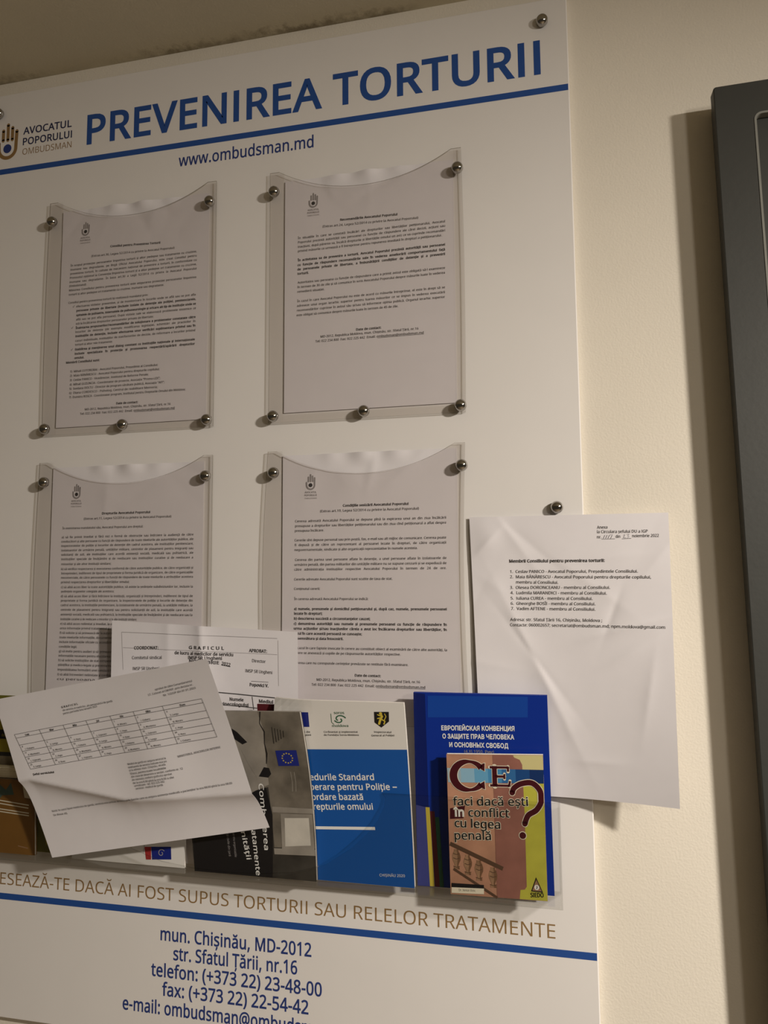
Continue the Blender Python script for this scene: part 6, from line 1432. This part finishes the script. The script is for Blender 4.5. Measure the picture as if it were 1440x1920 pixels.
# --- white and blue police booklet
def curl(u, v):
    return -9.5 * (v - v ** 2) * 2.0 + 10.0 * max(0.0, 0.35 - u) ** 2 / 0.1225 * max(0.0, (v - 0.8) / 0.2) ** 2 * -1.2
root, s = booklet('proc', 'white and azure police procedures booklet with three logos across its top', 5, C_WHITE, curl, 16, 26)
d = ART['proc']
a = Art(s, 0.12)
(xa, ya), (xb, yb) = d['blue']
sl = (yb - ya) / (xb - xa)
a.poly([(0.2, 0.2), (147.8, 0.2), (147.8, yb + sl), (0.2, ya - xa * sl)], C_AZURE)
a.stroke(d['bar'], 3.4, C_WHITEINK, 0.08)
a.build('blue_field', root)
a = Art(s, 0.3)
for t, k, x0 in (('Procedurile Standard', 'l1', 9.0), ('de Operare pentru Poliție –', 'l2', 7.0), ('o abordare bazată', 'l3', 13.0), ('pe drepturile omului', 'l4', 12.0)):
    (ax, ay), (bx, by) = d[k]
    V_, F_ = glyphs(t, 0.018, False, 4)
    full = max(x for x, y in V_)
    # the hidden first letters run on to the left at the same size
    tail = {'l1': 'edurile Standard', 'l2': 'perare pentru Poliție –', 'l3': 'ordare bazată', 'l4': 'repturile omului'}[k]
    tw = max(x for x, y in glyphs(tail, 0.018, False, 4)[0])
    L = (bx - ax) * full / tw
    k2 = (by - ay) / (bx - ax)
    a.text(t, max(1.5, bx - L), by - k2 * min(L, bx - 1.5), bx, by, 7.0, C_WHITEINK, 0.018, res=4)
a.build('cover_title', root)
a = Art(s, 0.3)
a.text('CHIȘINĂU 2020', *d['ch'][0], *d['ch'][1], 3.0, C_WHITEINK, 0.0)
a.build('imprint_lettering', root)
a = Art(s, 0.2)
q = d['eu']
a.eu_flag([(15, q[0][1] - 0.3), q[1], q[2], (15, q[3][1] - 0.3)], C_EU, C_STAR)
a.build('european_flag', root, 'dark blue flag with a ring of yellow stars')
a = Art(s, 0.2)
a.poly(d['shield'], C_BLACK)
sx_ = sum(p[0] for p in d['shield']) / 5
sy_ = sum(p[1] for p in d['shield']) / 5 + 1.0
for st, wdt in (([(sx_ - 3, sy_ - 6.5), (sx_ - 1.5, sy_ - 2), (sx_ + 0.8, sy_ + 2), (sx_ - 1, sy_ + 5.5)], 2.4), ([(sx_ + 0.2, sy_ - 1.5), (sx_ + 3.5, sy_ - 3.5), (sx_ + 2.2, sy_ - 6.5)], 1.5), ([(sx_ - 1, sy_ + 2.5), (sx_ - 4, sy_ + 3.8)], 1.2),
                ([(sx_, sy_ + 0.8), (sx_ - 4.2, sy_ - 0.5)], 1.2), ([(sx_ + 3, sy_ - 2), (sx_ + 5, sy_ + 2), (sx_ + 3.8, sy_ + 5)], 0.9)):
    a.stroke(st, wdt, C_STAR, 0.1, cap=True)
a.disc(sx_ - 0.6, sy_ + 5.2, 1.7, C_STAR, 0.1)
a.build('shield_emblem', root, 'black shield with a yellow rearing lion')
a = Art(s, 0.2)
cx, cy = d['soros'][0]
for R0, ph in ((6.0, 0.3), (4.6, 3.4)):
    a.stroke([(cx + 1 + R0 * (1 - k / 22) * math.cos(ph + k * 0.22) * 1.25, cy - 0.5 + R0 * (1 - k / 22) * math.sin(ph + k * 0.22)) for k in range(17)], 1.3, C_EMERALD)
a.stroke([(cx - 8, cy + 6), (cx - 8, cy - 4), (cx - 5.5, cy - 6.5)], 0.6, C_EMERALD)
a.text('soros', *d['so'][0], *d['so'][1], 3.0, C_EMERALD, 0.01)
a.text('moldova', *d['mo'][0], *d['mo'][1], 2.8, C_EMERALD, 0.01)
a.build('swirl_logo', root, 'green double swirl logo')
a = Art(s, 0.2)
for t, k in (('Co-finanțat și implementat', 'c1'), ('de Fundația Soros-Moldova', 'c2'), ('Inspectoratul', 'c3'), ('General al Poliției', 'c4'), ('finanțat de', 'c5'), ('Uniunea Europeană', 'c6')):
    (ax, ay), (bx, by) = d[k]
    a.text(t, ax, ay, bx, by, 2.1, M_INK, 0.008, res=2)
a.build('logo_captions', root)

# --- dark red booklet showing between the two
root, s = booklet('red', 'dark red booklet whose corner shows between grey and azure booklets', 2.0, C_RED, lean(6.0))

# --- grey torture-prevention booklet
root, s = booklet('dark', 'grey and black photo booklet with sideways white title and star flag', 4.5, C_STONE, lean(16.0), 14, 24, shift=lambda u, v: 2.6 * u * math.sin(math.pi * v))
d = ART['dark']
cl = lambda p: (min(147.8, max(0.2, p[0])), min(204.8, max(0.2, p[1])))
a = Art(s, 0.1)
a.poly([(0.2, 0.2), (147.8, 0.2), (147.8, 40), (100, 38), (99, 112), (84, 107), (0.2, 60)], C_GREYDK)
a.poly([(0.2, 204.8), (0.2, 60), (84, 107), (100, 115), (101, 160), (103, 182), (99, 204.8)], C_STONEL, 0.02)
a.poly([cl(p) for p in d['shadow']], C_BLACK, 0.06)
a.poly([(101, 88), (147.8, 88), (147.8, 82), (101, 81)], C_STONEL, 0.1)
a.poly([(110, 80), (146.5, 81), (147, 38), (109, 36)], C_STONEL, 0.11)
a.poly([cl(p) for p in d['window']], C_WINDOW, 0.16)
a.poly([cl(p) for p in d['sill']], C_STONEL, 0.1)
a.poly([cl(p) for p in d['head']], C_STONEL, 0.12)
a.poly([cl(p) for p in d['blob']], C_BLACK, 0.16)
a.poly([cl(p) for p in d['leaf']], C_BLACK, 0.16)
a.stroke([cl(p) for p in d['crack']], [1.2, 0.7, 1.4, 0.8, 1.5, 1.0], C_BLACK, 0.16)
for x in (127, 131):
    a.stroke([(x, 132), (x + 0.5, 120), (x - 0.4, 108)], 0.8, C_STONEL, 0.12)
for k in range(5):
    a.stroke([(113 + k * 3.1, 186 - k), (112.5 + k * 3.1, 166 + 2 * k)], 1.0, C_GREYDK, 0.1)
a.build('cover_photo', root, 'grey photograph of a rough stone wall with a bright window')
a = Art(s, 0.3)
(ax, ay), (bx, by) = d['t1']
for t, k, cp in (('Combaterea', 't1', 5.6), ('relelor tratamente', 't2', 5.6), ('demnității umanității', 't3', 5.6)):
    (ax, ay), (bx, by) = d[k]
    tail = {'t1': 'erea', 't2': 'atamente', 't3': 'nității'}[k]
    tw = max(x for x, y in glyphs(tail, 0.01, False, 4)[0])
    fw = max(x for x, y in glyphs(t, 0.01, False, 4)[0])
    L = (ay - by) * fw / tw
    dx = (bx - ax) / (ay - by)
    a.text(t, bx - dx * L, by + L, bx, by, cp, C_WHITEINK, 0.01, res=4)
for t, k in (('un ghid pentru organizațiile', 's1'), ('societății civile din țară', 's2')):
    (ax, ay), (bx, by) = d[k]
    a.text(t, ax, ay + 12, bx, by, 2.6, M_GREYINK, 0.0, res=2)
a.build('cover_title', root)
a = Art(s, 0.25)
a.eu_flag(d['eu'], C_EU, C_STAR)
a.build('european_flag', root, 'dark blue flag with a ring of yellow stars')

# --- white booklet under the roster
root, s = booklet('coe', 'white booklet under the tilted roster, small red and blue flag logo low', 3, C_WHITE, lean(1.0))
d = ART['coe']
a = Art(s, 0.15)
a.poly(d['red'], mat('flag_red', (0.35, 0.03, 0.03), 0.4))
a.poly(d['flag'], C_EU)
fx = sum(p[0] for p in d['flag']) / 4
fy = sum(p[1] for p in d['flag']) / 4
a.stroke([(fx + (4.6 - k * 0.17) * math.cos(0.6 + k * 0.33), fy + (4.6 - k * 0.17) * math.sin(0.6 + k * 0.33)) for k in range(22)], 0.9, M_GREYINK, 0.1)
a.text('CONSEIL', 96.0, 13, 96.8, 25, 1.4, M_INK, 0.0)
a.build('flag_logo', root, 'red block beside a dark blue flag with a pale spiral')

# --- olive booklet at the left
root, s = booklet('green', 'olive and mustard striped booklet at the left end of the pocket', 3, C_OLIVE, lean(1.0))
a = Art(s, 0.12)
for y0, y1, m in ((153.5, 160, C_MUSTARD), (144.8, 153.5, C_MUSTARD), (117.5, 133.5, C_MUSTARD), (112.5, 117.5, C_BLACK), (92, 112.5, mat('cover_warm_grey', (0.24, 0.20, 0.14), 0.4)), (40, 92, mat('cover_plum_black', (0.03, 0.015, 0.02), 0.4))):
    a.poly([(0.2, y0), (149.8, y0), (149.8, y1), (0.2, y1)], m)
a.poly([(45, 133.5), (80, 133.5), (80, 144.8), (45, 144.8)], C_BLACK, 0.06)
a.text('drepturile omului', 50, 136.5, 78, 136.5, 3.4, C_MUSTARD, 0.01, lift=0.12)
for k in range(6):
    a.poly([(118 + 5 * k, 8 + 4 * (k % 3)), (126 + 5 * k, 16 + 3 * (k % 2)), (121 + 5 * k, 30), (115 + 5 * k, 22)], C_OLIVE if k % 2 else C_MUSTARD, 0.06)
a.build('cover_stripes', root)

# --- ochre booklet with its first leaf curling forward
root, s = booklet('orange', 'ochre brown booklet with its top leaf curling over, lower left', 4, C_ORANGE, None, 10, 10)
d = ART['orange']
a = Art(s, 0.12)
a.poly(d['tri'], C_TEAL)
a.poly([(min(p[0], 104.5), min(p[1], 88)) for p in d['blob']], C_CREAM, 0.02)
a.poly([(14, 66), (56, 66), (64, 76), (50, 86), (14, 86)], C_TEAL, 0.01)
for k in 'abcd':
    (x0, y0), (x1, y1) = d[k]
    sl = (y1 - y0) / (x1 - x0)
    a.stroke([(8, y0 - sl * (x0 - 8)), (x1, y1)], 1.3, C_CREAM, 0.05)
a.stroke(d['e'], 1.2, C_BALL, 0.05)
a.build('cover_artwork', root)
P0 = Vector(SURF['orange'][0])
V, F_ = [], []
for j in range(9):
    t = j / 8
    for i in range(11):
        u = i / 10
        x = P0.x + 2 + 88 * u
        zz = P0.y + 1.5 + (19.0 - 3.5 * u) * min(1.0, 3.2 * t) ** 0.6 - 2.0 * t * t
        oo = 24 + 30 * t * (1 - 0.85 * u)
        V.append(W(x, zz, oo))
for j in range(8):
    for i in range(10):
        k = j * 11 + i
        F_.append((k, k + 1, k + 12, k + 11))
leaf = meshobj('curled_leaf', V, F_, mat('cream_leaf', (0.72, 0.66, 0.50), 0.8), root, root.location, smooth=True)
sm = leaf.modifiers.new('thick', 'SOLIDIFY')
sm.thickness = 0.0003

# ================================================================ GREY METAL CABINET AT THE RIGHT
cb = thing('metal_cabinet', 'grey green metal wall cabinet with a recessed door, right edge of the picture', 'cabinet', W(193, 525, -9))
CO = cb.location
Wd, Hd = 560, 1500


def rbox(x0, x1, z0, z1, o0, o1):
    """box in cabinet millimetres: x to the right and z down from its top left corner"""
    return bbox_mm(193 + x0, 193 + x1, 525 - z1, 525 - z0, o0, o1)


v, f = rbox(5, Wd - 5, 5, Hd - 5, -8.2, 13)
bevel(meshobj('body', v, f, M_GREY, cb, CO), 0.002)
# door: a frame with a rounded opening
def rr(x0, x1, z0, z1, r, n=6):
    P = []
    for cx, cz, a0 in ((x1 - r, z1 - r, 0), (x0 + r, z1 - r, 90), (x0 + r, z0 + r, 180), (x1 - r, z0 + r, 270)):
        for k in range(n + 1):
            t = math.radians(a0 + 90 * k / n)
            P.append((cx + r * math.cos(t), cz + r * math.sin(t)))
    return P
def ring(outer, inner, o0, o1):
    n = len(outer)
    V = []
    for P, o_ in ((outer, o1), (inner, o1), (inner, o0), (outer, o0)):
        V += [W(193 + x, 525 - Hd + z, o_) for x, z in P]
    F = []
    for a_, b_ in ((0, 1), (1, 2), (2, 3), (3, 0)):
        for i in range(n):
            j = (i + 1) % n
            F.append((a_ * n + i, a_ * n + j, b_ * n + j, b_ * n + i))
    return V, F
v, f = ring(rr(0, Wd, 0, Hd, 3), rr(39, Wd - 39, 39, Hd - 36.5, 7), 14, 28)
door = bevel(meshobj('door', v, f, M_GREY, cb, CO), 0.0012, 2)
v, f = ring(rr(38.0, Wd - 38.0, 38.0, Hd - 35.5, 8), rr(40.2, Wd - 40.2, 40.2, Hd - 37.7, 6), 20, 28.6)
sub = meshobj('opening_bead', v, f, M_GREYEDGE, cb, CO)
sub.parent = door
sub['label'] = 'pale bead round the door opening'
v, f = rbox(39, Wd - 39, 36.5, Hd - 39, 15, 19)
sub = meshobj('recessed_panel', v, f, M_GREY, cb, CO)
sub.parent = door
cb.rotation_euler = (0, math.radians(-0.84), 0)
